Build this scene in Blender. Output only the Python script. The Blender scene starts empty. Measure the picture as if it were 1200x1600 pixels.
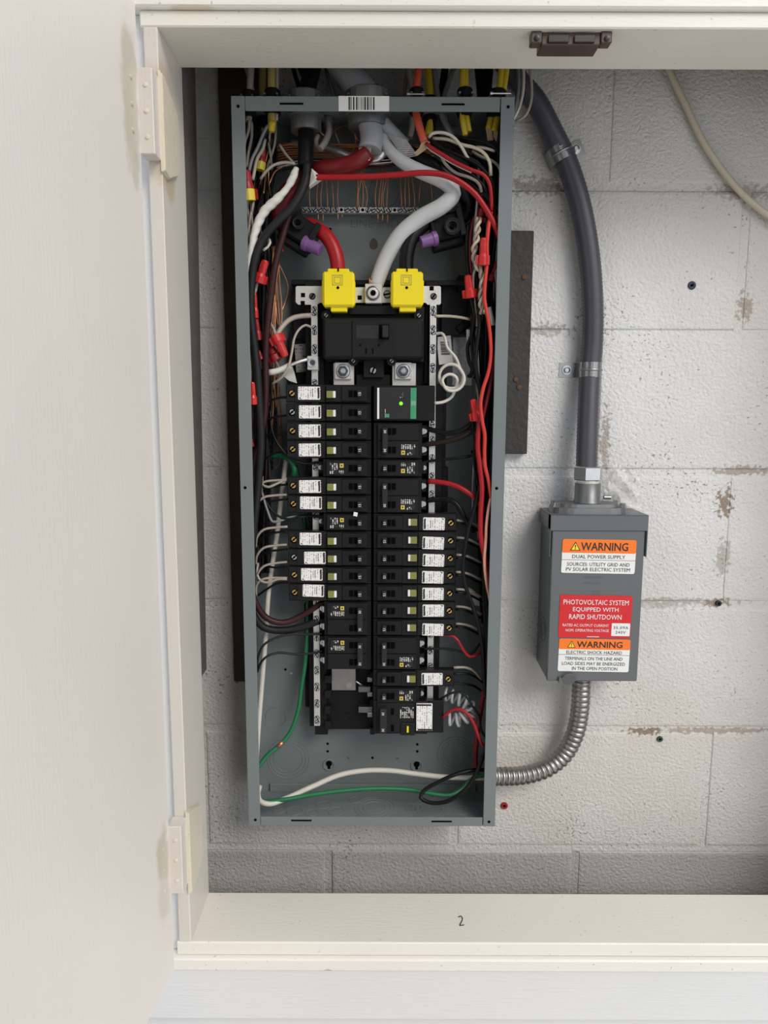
import bpy, bmesh, math, random
from mathutils import Vector, Matrix
random.seed(7)
SC = bpy.context.scene
COL = SC.collection
PI = math.pi

# ------------------------------------------------------------------ camera
F, PITCH, ROLL, CZ = 1150.0, math.radians(8.2), math.radians(0.22), 1.5
cam_d = bpy.data.cameras.new('camera')
cam = bpy.data.objects.new('camera', cam_d)
COL.objects.link(cam)
cam_d.sensor_fit = 'VERTICAL'
cam_d.sensor_height = 24.0
cam_d.sensor_width = 18.0
cam_d.lens = F / 1600.0 * 24.0
cam_d.clip_start = 0.02
RM = Matrix.Rotation(PI / 2 - PITCH, 3, 'X') @ Matrix.Rotation(ROLL, 3, 'Z')
cam.matrix_world = Matrix.Translation((0, 0, CZ)) @ RM.to_4x4()
SC.camera = cam

# ------------------------------------------------------------------ light
world = bpy.data.worlds.new('sky')
SC.world = world
world.use_nodes = True
bg = world.node_tree.nodes['Background']
bg.inputs['Color'].default_value = (0.86, 0.92, 1.0, 1)
bg.inputs['Strength'].default_value = 1.2
sun_d = bpy.data.lights.new('sun', 'SUN')
sun_d.energy = 1.75
sun_d.angle = math.radians(26)
sun_d.color = (1.0, 0.92, 0.82)
sun = bpy.data.objects.new('sun', sun_d)
COL.objects.link(sun)
sun.rotation_euler = Vector((-0.68, 1.0, -0.86)).to_track_quat('-Z', 'Y').to_euler()
sun.location = (1.5, -2, 4)
vs = SC.view_settings
vs.view_transform = 'Standard'
vs.look = 'None'
vs.gamma = 1.0
vs.use_curve_mapping = False
vs.exposure = 0.0

# ------------------------------------------------------------------ measuring helpers
DF = 0.988          # distance of the panel front from the camera
DW = 1.10           # distance of the block wall
def at(px, py, d):
    """point at distance plane y = d that the photograph shows at px, py"""
    v = RM @ Vector(((px - 600.0) / F, (800.0 - py) / F, -1.0))
    s = d / v.y
    return Vector((v.x * s, d, v.z * s + CZ))
def am(px, py, mm):
    return at(px, py, DF + mm / 1000.0)

# ------------------------------------------------------------------ materials
MATS = {}
def nmat(name):
    m = bpy.data.materials.new(name); m.use_nodes = True
    MATS[name] = m
    nt = m.node_tree
    return m, nt, nt.nodes['Principled BSDF']
def N(nt, t, **kw):
    n = nt.nodes.new(t)
    for k, v in kw.items():
        if k.startswith('i_'): n.inputs[k[2:].replace('_', ' ')].default_value = v
        else: setattr(n, k, v)
    return n
def L(nt, a, b): nt.links.new(a, b)
def simple(name, col, rough=0.5, metal=0.0, var=0.12, vscale=40, bump=0.0, bscale=300, spec=0.5, coat=0.0):
    m, nt, p = nmat(name)
    p.inputs['Roughness'].default_value = rough
    p.inputs['Metallic'].default_value = metal
    p.inputs['Specular IOR Level'].default_value = spec
    p.inputs['Coat Weight'].default_value = coat
    g = N(nt, 'ShaderNodeNewGeometry')
    n = N(nt, 'ShaderNodeTexNoise', i_Scale=vscale, i_Detail=3.0)
    L(nt, g.outputs['Position'], n.inputs['Vector'])
    mx = N(nt, 'ShaderNodeMix', data_type='RGBA')
    mx.inputs['A'].default_value = tuple(c * (1 - var) for c in col) + (1,)
    mx.inputs['B'].default_value = tuple(min(1, c * (1 + var)) for c in col) + (1,)
    L(nt, n.outputs['Fac'], mx.inputs['Factor'])
    L(nt, mx.outputs['Result'], p.inputs['Base Color'])
    if bump:
        n2 = N(nt, 'ShaderNodeTexNoise', i_Scale=bscale, i_Detail=4.0)
        L(nt, g.outputs['Position'], n2.inputs['Vector'])
        b = N(nt, 'ShaderNodeBump', i_Strength=bump, i_Distance=0.002)
        L(nt, n2.outputs['Fac'], b.inputs['Height'])
        L(nt, b.outputs['Normal'], p.inputs['Normal'])
    return m
def stain_fac(nt, pos, spots, sc=45.0, k=1.1):
    """soft blotches at world points: list of (centre, radii, amount)"""
    nz = N(nt, 'ShaderNodeTexNoise', i_Scale=sc, i_Detail=4.0)
    L(nt, pos, nz.inputs['Vector'])
    acc = None
    for c, r, a in spots:
        s = N(nt, 'ShaderNodeVectorMath', operation='SUBTRACT'); s.inputs[1].default_value = c
        L(nt, pos, s.inputs[0])
        d = N(nt, 'ShaderNodeVectorMath', operation='DIVIDE'); d.inputs[1].default_value = r
        L(nt, s.outputs[0], d.inputs[0])
        l = N(nt, 'ShaderNodeVectorMath', operation='LENGTH'); L(nt, d.outputs[0], l.inputs[0])
        ad = N(nt, 'ShaderNodeMath', operation='MULTIPLY_ADD'); ad.inputs[1].default_value = k
        L(nt, nz.outputs['Fac'], ad.inputs[0]); L(nt, l.outputs['Value'], ad.inputs[2])
        mr = N(nt, 'ShaderNodeMapRange', interpolation_type='SMOOTHSTEP')
        mr.inputs['From Min'].default_value = .62 + k * .48; mr.inputs['From Max'].default_value = 1.15 + k * .5
        mr.inputs['To Min'].default_value = a; mr.inputs['To Max'].default_value = 0
        L(nt, ad.outputs[0], mr.inputs['Value'])
        if acc is None: acc = mr.outputs['Result']
        else:
            mm = N(nt, 'ShaderNodeMath', operation='MAXIMUM')
            L(nt, acc, mm.inputs[0]); L(nt, mr.outputs['Result'], mm.inputs[1]); acc = mm.outputs[0]
    return acc
def paint(name, col, streak=(1, 1, 1), rough=0.45, bump=0.25, stains=(), stain_col=(0.45, 0.40, 0.28), var=0.05, specks=0.0):
    m, nt, p = nmat(name)
    p.inputs['Roughness'].default_value = rough
    g = N(nt, 'ShaderNodeNewGeometry')
    mp = N(nt, 'ShaderNodeVectorMath', operation='MULTIPLY'); mp.inputs[1].default_value = streak
    L(nt, g.outputs['Position'], mp.inputs[0])
    n = N(nt, 'ShaderNodeTexNoise', i_Scale=60.0, i_Detail=5.0)
    L(nt, mp.outputs[0], n.inputs['Vector'])
    n1 = N(nt, 'ShaderNodeTexNoise', i_Scale=5.0, i_Detail=3.0)
    L(nt, g.outputs['Position'], n1.inputs['Vector'])
    mx = N(nt, 'ShaderNodeMix', data_type='RGBA')
    mx.inputs['A'].default_value = tuple(c * (1 - var) for c in col) + (1,)
    mx.inputs['B'].default_value = tuple(min(1, c * (1 + var)) for c in col) + (1,)
    L(nt, n1.outputs['Fac'], mx.inputs['Factor'])
    out = mx.outputs['Result']
    if stains:
        f = stain_fac(nt, g.outputs['Position'], stains)
        m2 = N(nt, 'ShaderNodeMix', data_type='RGBA'); m2.inputs['B'].default_value = stain_col + (1,)
        L(nt, f, m2.inputs['Factor']); L(nt, out, m2.inputs['A']); out = m2.outputs['Result']
    if specks:
        v = N(nt, 'ShaderNodeTexNoise', i_Scale=170.0, i_Detail=2.0)
        L(nt, g.outputs['Position'], v.inputs['Vector'])
        mr = N(nt, 'ShaderNodeMapRange'); mr.inputs['From Min'].default_value = 0.70; mr.inputs['From Max'].default_value = 0.76
        mr.inputs['To Max'].default_value = specks
        L(nt, v.outputs['Fac'], mr.inputs['Value'])
        m3 = N(nt, 'ShaderNodeMix', data_type='RGBA'); m3.inputs['B'].default_value = (0.2, 0.16, 0.11, 1)
        L(nt, mr.outputs['Result'], m3.inputs['Factor']); L(nt, out, m3.inputs['A']); out = m3.outputs['Result']
    L(nt, out, p.inputs['Base Color'])
    b = N(nt, 'ShaderNodeBump', i_Strength=bump, i_Distance=0.0015)
    L(nt, n.outputs['Fac'], b.inputs['Height']); L(nt, b.outputs['Normal'], p.inputs['Normal'])
    return m
def printed(name, paper, ink, period=0.0022, grain=900.0, cut=0.5, duty=0.25, axis=0):
    """rows of illegibly small print"""
    m, nt, p = nmat(name)
    p.inputs['Roughness'].default_value = 0.4
    tc = N(nt, 'ShaderNodeTexCoord')
    sp = N(nt, 'ShaderNodeSeparateXYZ'); L(nt, tc.outputs['Object'], sp.inputs[0])
    s = N(nt, 'ShaderNodeMath', operation='MULTIPLY'); s.inputs[1].default_value = 2 * PI / period
    L(nt, sp.outputs['XZ'[axis]], s.inputs[0])
    sn = N(nt, 'ShaderNodeMath', operation='SINE'); L(nt, s.outputs[0], sn.inputs[0])
    gt = N(nt, 'ShaderNodeMath', operation='GREATER_THAN'); gt.inputs[1].default_value = duty
    L(nt, sn.outputs[0], gt.inputs[0])
    sc = N(nt, 'ShaderNodeVectorMath', operation='MULTIPLY')
    sc.inputs[1].default_value = (0.4, 1, 1.0) if axis == 0 else (1.0, 1, 0.4)
    L(nt, tc.outputs['Object'], sc.inputs[0])
    n = N(nt, 'ShaderNodeTexNoise', i_Scale=grain, i_Detail=1.0); L(nt, sc.outputs[0], n.inputs['Vector'])
    g2 = N(nt, 'ShaderNodeMath', operation='GREATER_THAN'); g2.inputs[1].default_value = cut
    L(nt, n.outputs['Fac'], g2.inputs[0])
    n3 = N(nt, 'ShaderNodeTexNoise', i_Scale=140.0, i_Detail=0.0); L(nt, tc.outputs['Object'], n3.inputs['Vector'])
    g3 = N(nt, 'ShaderNodeMath', operation='GREATER_THAN'); g3.inputs[1].default_value = 0.42
    L(nt, n3.outputs['Fac'], g3.inputs[0])
    a = N(nt, 'ShaderNodeMath', operation='MULTIPLY'); L(nt, gt.outputs[0], a.inputs[0]); L(nt, g2.outputs[0], a.inputs[1])
    a2 = N(nt, 'ShaderNodeMath', operation='MULTIPLY'); L(nt, a.outputs[0], a2.inputs[0]); L(nt, g3.outputs[0], a2.inputs[1])
    mx = N(nt, 'ShaderNodeMix', data_type='RGBA')
    mx.inputs['A'].default_value = paper + (1,); mx.inputs['B'].default_value = ink + (1,)
    L(nt, a2.outputs[0], mx.inputs['Factor']); L(nt, mx.outputs['Result'], p.inputs['Base Color'])
    return m

def block_paint(name='painted_block', ca=(0.64, 0.61, 0.57, 1), cb=(0.73, 0.73, 0.735, 1)):
    m, nt, p = nmat(name)
    p.inputs['Roughness'].default_value = 0.5
    g = N(nt, 'ShaderNodeNewGeometry'); pos = g.outputs['Position']
    n1 = N(nt, 'ShaderNodeTexNoise', i_Scale=3.2, i_Detail=4.0); L(nt, pos, n1.inputs['Vector'])
    cr = N(nt, 'ShaderNodeMix', data_type='RGBA')
    cr.inputs['A'].default_value = ca; cr.inputs['B'].default_value = cb
    mr = N(nt, 'ShaderNodeMapRange'); mr.inputs['From Min'].default_value = 0.35; mr.inputs['From Max'].default_value = 0.6
    L(nt, n1.outputs['Fac'], mr.inputs['Value']); L(nt, mr.outputs['Result'], cr.inputs['Factor'])
    out = cr.outputs['Result']
    # dark pits and specks
    n2 = N(nt, 'ShaderNodeTexNoise', i_Scale=230.0, i_Detail=2.0); L(nt, pos, n2.inputs['Vector'])
    n2b = N(nt, 'ShaderNodeTexNoise', i_Scale=9.0, i_Detail=3.0); L(nt, pos, n2b.inputs['Vector'])
    ad = N(nt, 'ShaderNodeMath', operation='MULTIPLY_ADD'); ad.inputs[1].default_value = 0.45
    L(nt, n2b.outputs['Fac'], ad.inputs[0]); L(nt, n2.outputs['Fac'], ad.inputs[2])
    m2 = N(nt, 'ShaderNodeMapRange'); m2.inputs['From Min'].default_value = 0.90; m2.inputs['From Max'].default_value = 0.98
    m2.inputs['To Max'].default_value = 0.75
    L(nt, ad.outputs[0], m2.inputs['Value'])
    d1 = N(nt, 'ShaderNodeMix', data_type='RGBA'); d1.inputs['B'].default_value = (0.17, 0.14, 0.115, 1)
    L(nt, m2.outputs['Result'], d1.inputs['Factor']); L(nt, out, d1.inputs['A']); out = d1.outputs['Result']
    # brown wear with a shape of its own
    def sp(x, y, rx, rz, a): return (tuple(at(x, y, DW)), (rx, 0.05, rz), a)
    f = stain_fac(nt, pos, [sp(1008, 1143, .03, .006, .9), sp(1110, 1142, .12, .005, .55), sp(1132, 785, .012, .022, .85),
                            sp(1122, 943, .02, .007, .8), sp(1160, 300, .05, .012, .5), sp(835, 291, .05, .012, .6),
                            sp(945, 690, .008, .05, .6), sp(1165, 735, .05, .007, .6), sp(850, 515, .04, .01, .5),
                            sp(1165, 480, .012, .02, .6), sp(1010, 945, .1, .007, .35), sp(1130, 870, .012, .03, .45),
                            sp(1060, 940, .09, .006, .45)], 150.0, 4.0)
    d2 = N(nt, 'ShaderNodeMix', data_type='RGBA'); d2.inputs['B'].default_value = (0.23, 0.16, 0.10, 1)
    L(nt, f, d2.inputs['Factor']); L(nt, out, d2.inputs['A']); out = d2.outputs['Result']
    L(nt, out, p.inputs['Base Color'])
    h1 = N(nt, 'ShaderNodeTexNoise', i_Scale=210.0, i_Detail=3.0, i_Roughness=0.55); L(nt, pos, h1.inputs['Vector'])
    h2 = N(nt, 'ShaderNodeTexNoise', i_Scale=28.0, i_Detail=3.0); L(nt, pos, h2.inputs['Vector'])
    hm = N(nt, 'ShaderNodeMath', operation='MULTIPLY_ADD'); hm.inputs[1].default_value = 0.35
    L(nt, h2.outputs['Fac'], hm.inputs[0]); L(nt, h1.outputs['Fac'], hm.inputs[2])
    b = N(nt, 'ShaderNodeBump', i_Strength=0.6, i_Distance=0.0045)
    L(nt, hm.outputs[0], b.inputs['Height']); L(nt, b.outputs['Normal'], p.inputs['Normal'])
    return m
BLOCK = block_paint()
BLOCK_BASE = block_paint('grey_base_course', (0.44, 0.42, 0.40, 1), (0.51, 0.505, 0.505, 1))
M = {}
def S(k, *a, **kw): M[k] = simple(k, *a, **kw)
def _w(x, y, d, rx, ry, rz, a): return (tuple(at(x, y, d)), (rx, ry, rz), a)
M['door'] = paint('door_paint', (0.735, 0.685, 0.64), (6, 6, 0.7), 0.42, 0.18, [
    _w(205, 110, .83, .05, .022, .055, .75), _w(205, 190, .83, .05, .022, .055, .8), _w(213, 250, .835, .05, .012, .03, .6),
    _w(262, 1340, .83, .05, .022, .04, .8), _w(258, 1400, .83, .05, .02, .04, .45)], (0.50, 0.46, 0.36))
M['jamb'] = paint('jamb_paint', (0.66, 0.62, 0.565), (6, 6, 0.8), 0.42, 0.2, [
    _w(262, 275, .90, .05, .03, .03, .7), _w(255, 130, .90, .05, .03, .02, .5), _w(300, 1330, .91, .05, .05, .05, .3)], (0.52, 0.42, 0.27))
M['frame'] = paint('frame_paint', (0.79, 0.765, 0.715), (0.8, 6, 6), 0.42, 0.2, [
    _w(300, 12, .87, .03, .03, .003, .4), _w(228, 30, .87, .012, .03, .012, .7), _w(512, 1519, .868, .006, .02, .004, 1), _w(867, 1525, .868, .006, .02, .004, 1),
    _w(500, 1440, .92, .03, .02, .02, .35), _w(480, 1470, .875, .01, .02, .01, .4)], (0.50, 0.36, 0.20), specks=0.5)
M['sill'] = paint('sill_paint', (0.80, 0.77, 0.70), (0.8, 6, 6), 0.42, 0.2, (), (0.4, 0.33, 0.2), var=0.07, specks=0.35)
M['siding'] = paint('siding_paint', (0.70, 0.70, 0.705), (0.5, 5, 9), 0.5, 0.35)
M['putty'] = paint('putty_cream', (0.70, 0.645, 0.52), (3, 3, 1), 0.38, 0.4, var=0.1, specks=0.3)
S('concrete', (0.70, 0.68, 0.64), 0.85, bump=0.3)
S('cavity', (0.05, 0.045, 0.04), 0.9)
S('stud', (0.11, 0.095, 0.085), 0.85, bump=0.4, var=0.25)
S('batten_brown', (0.045, 0.026, 0.018), 0.6, bump=0.4, var=0.3)
S('batten_dark', (0.028, 0.025, 0.023), 0.55, bump=0.6, bscale=120, var=0.3)
S('panel_grey', (0.164, 0.192, 0.194), 0.45, var=0.05, vscale=12, spec=0.4)
S('panel_line', (0.115, 0.13, 0.13), 0.5)
S('hole', (0.0025, 0.0025, 0.003), 0.9, spec=0.05)
S('box_grey', (0.118, 0.127, 0.134), 0.38, var=0.04, vscale=10)
S('black', (0.0085, 0.0085, 0.0100), 0.42, bump=0.1, bscale=500, spec=0.24)
S('black_soft', (0.0065, 0.0065, 0.008), 0.6, spec=0.2)
S('black_raise', (0.0125, 0.0125, 0.0140), 0.42, bump=0.1, bscale=500, spec=0.25)
S('handle', (0.026, 0.025, 0.025), 0.4, spec=0.3)
S('steel', (0.62, 0.62, 0.60), 0.33, 1.0, var=0.1, vscale=90)
S('tin', (0.74, 0.73, 0.70), 0.42, 0.75, var=0.08, vscale=150, bump=0.15, bscale=700)
S('zinc', (0.62, 0.66, 0.70), 0.28, 0.6, var=0.3, vscale=300)
S('screw_dark', (0.20, 0.21, 0.22), 0.35, 1.0, var=0.3, vscale=200)
S('brass', (0.74, 0.50, 0.16), 0.34, 0.55, var=0.25, vscale=400)
S('die_cast', (0.19, 0.195, 0.20), 0.42, 0.6, var=0.2)
S('galv', (0.36, 0.36, 0.355), 0.34, 0.95, var=0.18, vscale=50)
S('blocker_dark', (0.07, 0.058, 0.05), 0.85, var=0.25)
S('flex_steel', (0.34, 0.325, 0.30), 0.38, 0.95, var=0.2)
S('copper', (0.55, 0.25, 0.13), 0.32, 0.8, var=0.3, vscale=80)
S('alum', (0.62, 0.62, 0.62), 0.35, 0.9, var=0.2, vscale=200)
S('cover_yellow', (0.82, 0.66, 0.012), 0.42, var=0.05)
S('olive', (0.19, 0.20, 0.045), 0.5)
S('olive_light', (0.36, 0.36, 0.12), 0.5)
S('white_plastic', (0.78, 0.77, 0.73), 0.45)
S('label_white', (0.80, 0.80, 0.79), 0.42, var=0.03)
S('label_grey', (0.25, 0.25, 0.26), 0.45, var=0.05)
S('ink', (0.012, 0.012, 0.014), 0.5)
S('warn_orange', (0.90, 0.19, 0.012), 0.4, var=0.03)
S('warn_red', (0.62, 0.012, 0.016), 0.4, var=0.03)
S('warn_yellow', (0.95, 0.68, 0.03), 0.4, var=0.03)
S('white_ink', (0.82, 0.82, 0.82), 0.45, var=0.02)
S('gold_ink', (0.62, 0.47, 0.09), 0.45)
S('device_grey', (0.024, 0.025, 0.026), 0.5, var=0.05, spec=0.25)
S('device_green', (0.045, 0.29, 0.14), 0.45, var=0.05)
S('purple', (0.17, 0.075, 0.23), 0.45, var=0.08)
S('nut_red', (0.50, 0.018, 0.018), 0.36, var=0.12)
S('nut_dark', (0.28, 0.010, 0.014), 0.4, var=0.12)
S('nut_yellow', (0.70, 0.56, 0.06), 0.45)
S('catch_brown', (0.075, 0.045, 0.032), 0.42, var=0.15)
S('catch_dark', (0.016, 0.016, 0.017), 0.4)
S('liquidtight', (0.062, 0.062, 0.075), 0.42, var=0.06, coat=0.1)
S('w_black', (0.0055, 0.0055, 0.0062), 0.36, spec=0.22)
S('w_grey_black', (0.012, 0.0125, 0.0135), 0.5, spec=0.25)
S('w_white', (0.56, 0.53, 0.475), 0.42, var=0.08)
S('w_dirty', (0.35, 0.305, 0.26), 0.5, var=0.15)
S('w_cream', (0.55, 0.49, 0.37), 0.45, var=0.08)
S('w_neutral', (0.50, 0.515, 0.53), 0.40, var=0.06)
S('w_red', (0.33, 0.010, 0.014), 0.38, spec=0.35)
S('w_red_dark', (0.16, 0.006, 0.010), 0.38, spec=0.35)
S('w_orange', (0.56, 0.045, 0.035), 0.42, var=0.2, spec=0.35)
S('w_pink', (0.66, 0.30, 0.24), 0.42, var=0.3, vscale=60)
S('w_maroon', (0.034, 0.0095, 0.011), 0.42, spec=0.25)
S('w_brown', (0.020, 0.011, 0.009), 0.42, spec=0.25)
S('w_green', (0.012, 0.145, 0.055), 0.40)
S('w_yellow', (0.56, 0.40, 0.025), 0.5, var=0.12)
S('w_yellow_dim', (0.42, 0.33, 0.10), 0.55, var=0.2)
S('w_grey', (0.20, 0.20, 0.21), 0.5, var=0.1)
S('sheath_grey', (0.30, 0.31, 0.33), 0.55, var=0.1)
S('w_orange_sheath', (0.58, 0.085, 0.045), 0.5, var=0.15)
S('paper_kraft', (0.42, 0.31, 0.18), 0.8, var=0.2)
S('tape_white', (0.62, 0.615, 0.58), 0.5, var=0.1)
S('mesh_white', (0.6, 0.6, 0.6), 0.6)
S('anchor_blue', (0.012, 0.014, 0.06), 0.5)
S('anchor_green', (0.02, 0.075, 0.045), 0.5)
S('anchor_red', (0.32, 0.02, 0.02), 0.5)
M['print_dark'] = printed('fine_black_print', (0.80, 0.795, 0.78), (0.22, 0.22, 0.22), 0.0032, 800, 0.50, 0.35, 0)
M['print_dark2'] = printed('dense_black_print', (0.80, 0.81, 0.83), (0.36, 0.37, 0.40), 0.0030, 800, 0.54, 0.35, 0)
M['print_grey'] = printed('grey_tag_print', (0.27, 0.27, 0.28), (0.05, 0.05, 0.05), 0.0050, 600, 0.48, 0.5, 1)
M['print_white'] = printed('fine_white_print', (0.016, 0.016, 0.017), (0.60, 0.59, 0.55), 0.0030, 620, 0.42, -0.2, 0)
def led():
    m, nt, p = nmat('led_green')
    p.inputs['Base Color'].default_value = (0.2, 0.9, 0.02, 1)
    p.inputs['Emission Color'].default_value = (0.18, 1.0, 0.02, 1)
    p.inputs['Emission Strength'].default_value = 1.2
    return m
M['led'] = led()
def film():
    m, nt, p = nmat('clear_film')
    p.inputs['Base Color'].default_value = (0.9, 0.9, 0.9, 1)
    p.inputs['Roughness'].default_value = 0.12
    p.inputs['Alpha'].default_value = 0.34
    p.inputs['Specular IOR Level'].default_value = 0.9
    return m
M['film'] = film()

# ------------------------------------------------------------------ mesh helpers
def box(bm, x0, x1, y0, y1, z0, z1, bev=0.0, rot=None, piv=None):
    x0, x1 = sorted((x0, x1)); y0, y1 = sorted((y0, y1)); z0, z1 = sorted((z0, z1))
    r = bmesh.ops.create_cube(bm, size=1.0)
    vs_ = r['verts']
    c = Vector(((x0 + x1) / 2, (y0 + y1) / 2, (z0 + z1) / 2))
    for v in vs_:
        v.co = Vector((v.co.x * (x1 - x0), v.co.y * (y1 - y0), v.co.z * (z1 - z0))) + c
    if bev:
        es = list({e for v in vs_ for e in v.link_edges})
        rb = bmesh.ops.bevel(bm, geom=es, offset=min(bev, 0.45 * min(x1 - x0, y1 - y0, z1 - z0)), segments=1, affect='EDGES')
        vs_ = list({v for f in rb['faces'] for v in f.verts} | {v for v in vs_ if v.is_valid})
    if rot is not None:
        p = Vector(piv) if piv is not None else c
        for v in vs_: v.co = rot @ (v.co - p) + p
    return vs_
def B(*a, **k):
    bm = bmesh.new(); box(bm, *a, **k); return bm
def prism(bm, pts, y0, y1):
    """outline of (x, z) points, extruded in depth"""
    a = [bm.verts.new((x, y0, z)) for x, z in pts]; b = [bm.verts.new((x, y1, z)) for x, z in pts]
    n = len(pts)
    bm.faces.new(a); bm.faces.new(b[::-1])
    for i in range(n): bm.faces.new((a[i], b[i], b[(i + 1) % n], a[(i + 1) % n]))
    bmesh.ops.recalc_face_normals(bm, faces=bm.faces)
def lathe(bm, prof, org, axis, n=16, phase=0.0):
    org = Vector(org); ax = Vector(axis).normalized()
    u = ax.orthogonal().normalized(); w = ax.cross(u)
    rings = []
    for r, h in prof:
        rings.append([bm.verts.new(org + ax * h + (u * math.cos(2 * PI * i / n + phase) + w * math.sin(2 * PI * i / n + phase)) * r) for i in range(n)])
    fs = []
    for a, b in zip(rings, rings[1:]):
        for i in range(n): fs.append(bm.faces.new((a[i], a[(i + 1) % n], b[(i + 1) % n], b[i])))
    fs.append(bm.faces.new(rings[0][::-1])); fs.append(bm.faces.new(rings[-1]))
    bmesh.ops.recalc_face_normals(bm, faces=fs)
def ring(bm, org, axis, r, t, n=28, seg=5):
    org = Vector(org); ax = Vector(axis).normalized(); u = ax.orthogonal().normalized(); w = ax.cross(u)
    rs = []
    for i in range(n):
        a = 2 * PI * i / n; d = u * math.cos(a) + w * math.sin(a)
        rs.append([bm.verts.new(org + d * (r + t * math.cos(2 * PI * j / seg)) + ax * t * math.sin(2 * PI * j / seg)) for j in range(seg)])
    for i in range(n):
        for j in range(seg):
            bm.faces.new((rs[i][j], rs[(i + 1) % n][j], rs[(i + 1) % n][(j + 1) % seg], rs[i][(j + 1) % seg]))
    bmesh.ops.recalc_face_normals(bm, faces=bm.faces)
def spline(pts, step=0.004, rad=None):
    P = [Vector(p) for p in pts]; n = len(P)
    if n == 2:
        k = max(2, int((P[1] - P[0]).length / step))
        o = [P[0].lerp(P[1], i / k) for i in range(k + 1)]
        return (o, [rad[0] + (rad[1] - rad[0]) * i / k for i in range(k + 1)]) if rad else o
    E = [P[0] * 2 - P[1]] + P + [P[-1] * 2 - P[-2]]
    out, ro = [], []
    for i in range(1, n):
        p0, p1, p2, p3 = E[i - 1], E[i], E[i + 1], E[i + 2]
        t = [0]
        for a, b in ((p0, p1), (p1, p2), (p2, p3)): t.append(t[-1] + max((b - a).length, 1e-5) ** 0.5)
        k = max(2, int((p2 - p1).length / step))
        for j in range(k + (i == n - 1)):
            q = t[1] + (t[2] - t[1]) * j / k
            a1 = p0 * ((t[1] - q) / (t[1] - t[0])) + p1 * ((q - t[0]) / (t[1] - t[0]))
            a2 = p1 * ((t[2] - q) / (t[2] - t[1])) + p2 * ((q - t[1]) / (t[2] - t[1]))
            a3 = p2 * ((t[3] - q) / (t[3] - t[2])) + p3 * ((q - t[2]) / (t[3] - t[2]))
            b1 = a1 * ((t[2] - q) / (t[2] - t[0])) + a2 * ((q - t[0]) / (t[2] - t[0]))
            b2 = a2 * ((t[3] - q) / (t[3] - t[1])) + a3 * ((q - t[1]) / (t[3] - t[1]))
            out.append(b1 * ((t[2] - q) / (t[2] - t[1])) + b2 * ((q - t[1]) / (t[2] - t[1])))
            if rad: ro.append(rad[i - 1] + (rad[i] - rad[i - 1]) * j / k)
    return (out, ro) if rad else out
def frames(pts):
    T = []
    for i in range(len(pts)):
        T.append((pts[min(i + 1, len(pts) - 1)] - pts[max(i - 1, 0)]).normalized())
    u = T[0].orthogonal().normalized(); U = [u]
    for a, b in zip(T, T[1:]):
        q = a.rotation_difference(b); u = q @ u; u = (u - b * u.dot(b)).normalized(); U.append(u)
    return T, U
def tube(bm, pts, rad, n=8, rfun=None):
    T, U = frames(pts); rings = []
    for i, p in enumerate(pts):
        r = rad[i] if isinstance(rad, (list, tuple)) else rad
        w = T[i].cross(U[i]); rg = []
        for j in range(n):
            a = 2 * PI * j / n
            rr = rfun(i, a, r) if rfun else r
            rg.append(bm.verts.new(p + (U[i] * math.cos(a) + w * math.sin(a)) * rr))
        rings.append(rg)
    for a, b in zip(rings, rings[1:]):
        for j in range(n):
            f = bm.faces.new((a[j], a[(j + 1) % n], b[(j + 1) % n], b[j])); f.smooth = True
    bm.faces.new(rings[0][::-1]); bm.faces.new(rings[-1])
    return bm

# ------------------------------------------------------------------ object helpers
def obj(name, bm, mat, parent=None, smooth=False):
    """one mesh object; a child of a thing when a parent is given"""
    me = bpy.data.meshes.new(name)
    if parent is None:
        lo = Vector((min(v.co.x for v in bm.verts), min(v.co.y for v in bm.verts), min(v.co.z for v in bm.verts)))
        hi = Vector((max(v.co.x for v in bm.verts), max(v.co.y for v in bm.verts), max(v.co.z for v in bm.verts)))
        org = Vector(((lo.x + hi.x) / 2, (lo.y + hi.y) / 2, lo.z))
    else:
        org = Vector(parent.get('_o', (0, 0, 0)))
    bmesh.ops.translate(bm, verts=bm.verts, vec=-org)
    if smooth:
        for f in bm.faces: f.smooth = True
    bm.to_mesh(me); bm.free()
    me.materials.append(M[mat] if isinstance(mat, str) else mat)
    o = bpy.data.objects.new(name, me); COL.objects.link(o)
    o['_o'] = tuple(org)
    if parent is None: o.location = org
    else: o.parent = parent
    return o
def tag(o, label, cat, group=None, kind=None):
    if label: o['label'] = label
    if cat: o['category'] = cat
    if group: o['group'] = group
    if kind: o['kind'] = kind
    return o
def thing(name, label, cat, loc, group=None):
    o = bpy.data.objects.new(name, None); COL.objects.link(o)
    o.location = loc; o['_o'] = tuple(loc); o.empty_display_size = 0.02
    return tag(o, label, cat, group)
def struct(name, bm, mat, label, cat):
    return tag(obj(name, bm, mat), label, cat, None, 'structure')
def child_copy(o, parent, off=(0, 0, 0)):
    c = o.copy(); COL.objects.link(c); c.parent = parent; c.location = Vector(o.location) + Vector(off); return c
def copy_thing(root, loc, rot, label, group=None):
    r = root.copy(); COL.objects.link(r); r.location = loc; r.rotation_euler = rot; r['label'] = label; r['_o'] = tuple(loc)
    if group: r['group'] = group
    for ch in list(root.children):
        c = ch.copy(); COL.objects.link(c); c.parent = r
        for g_ in list(ch.children):
            d = g_.copy(); COL.objects.link(d); d.parent = c
    return r
TEXT = {}
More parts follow.
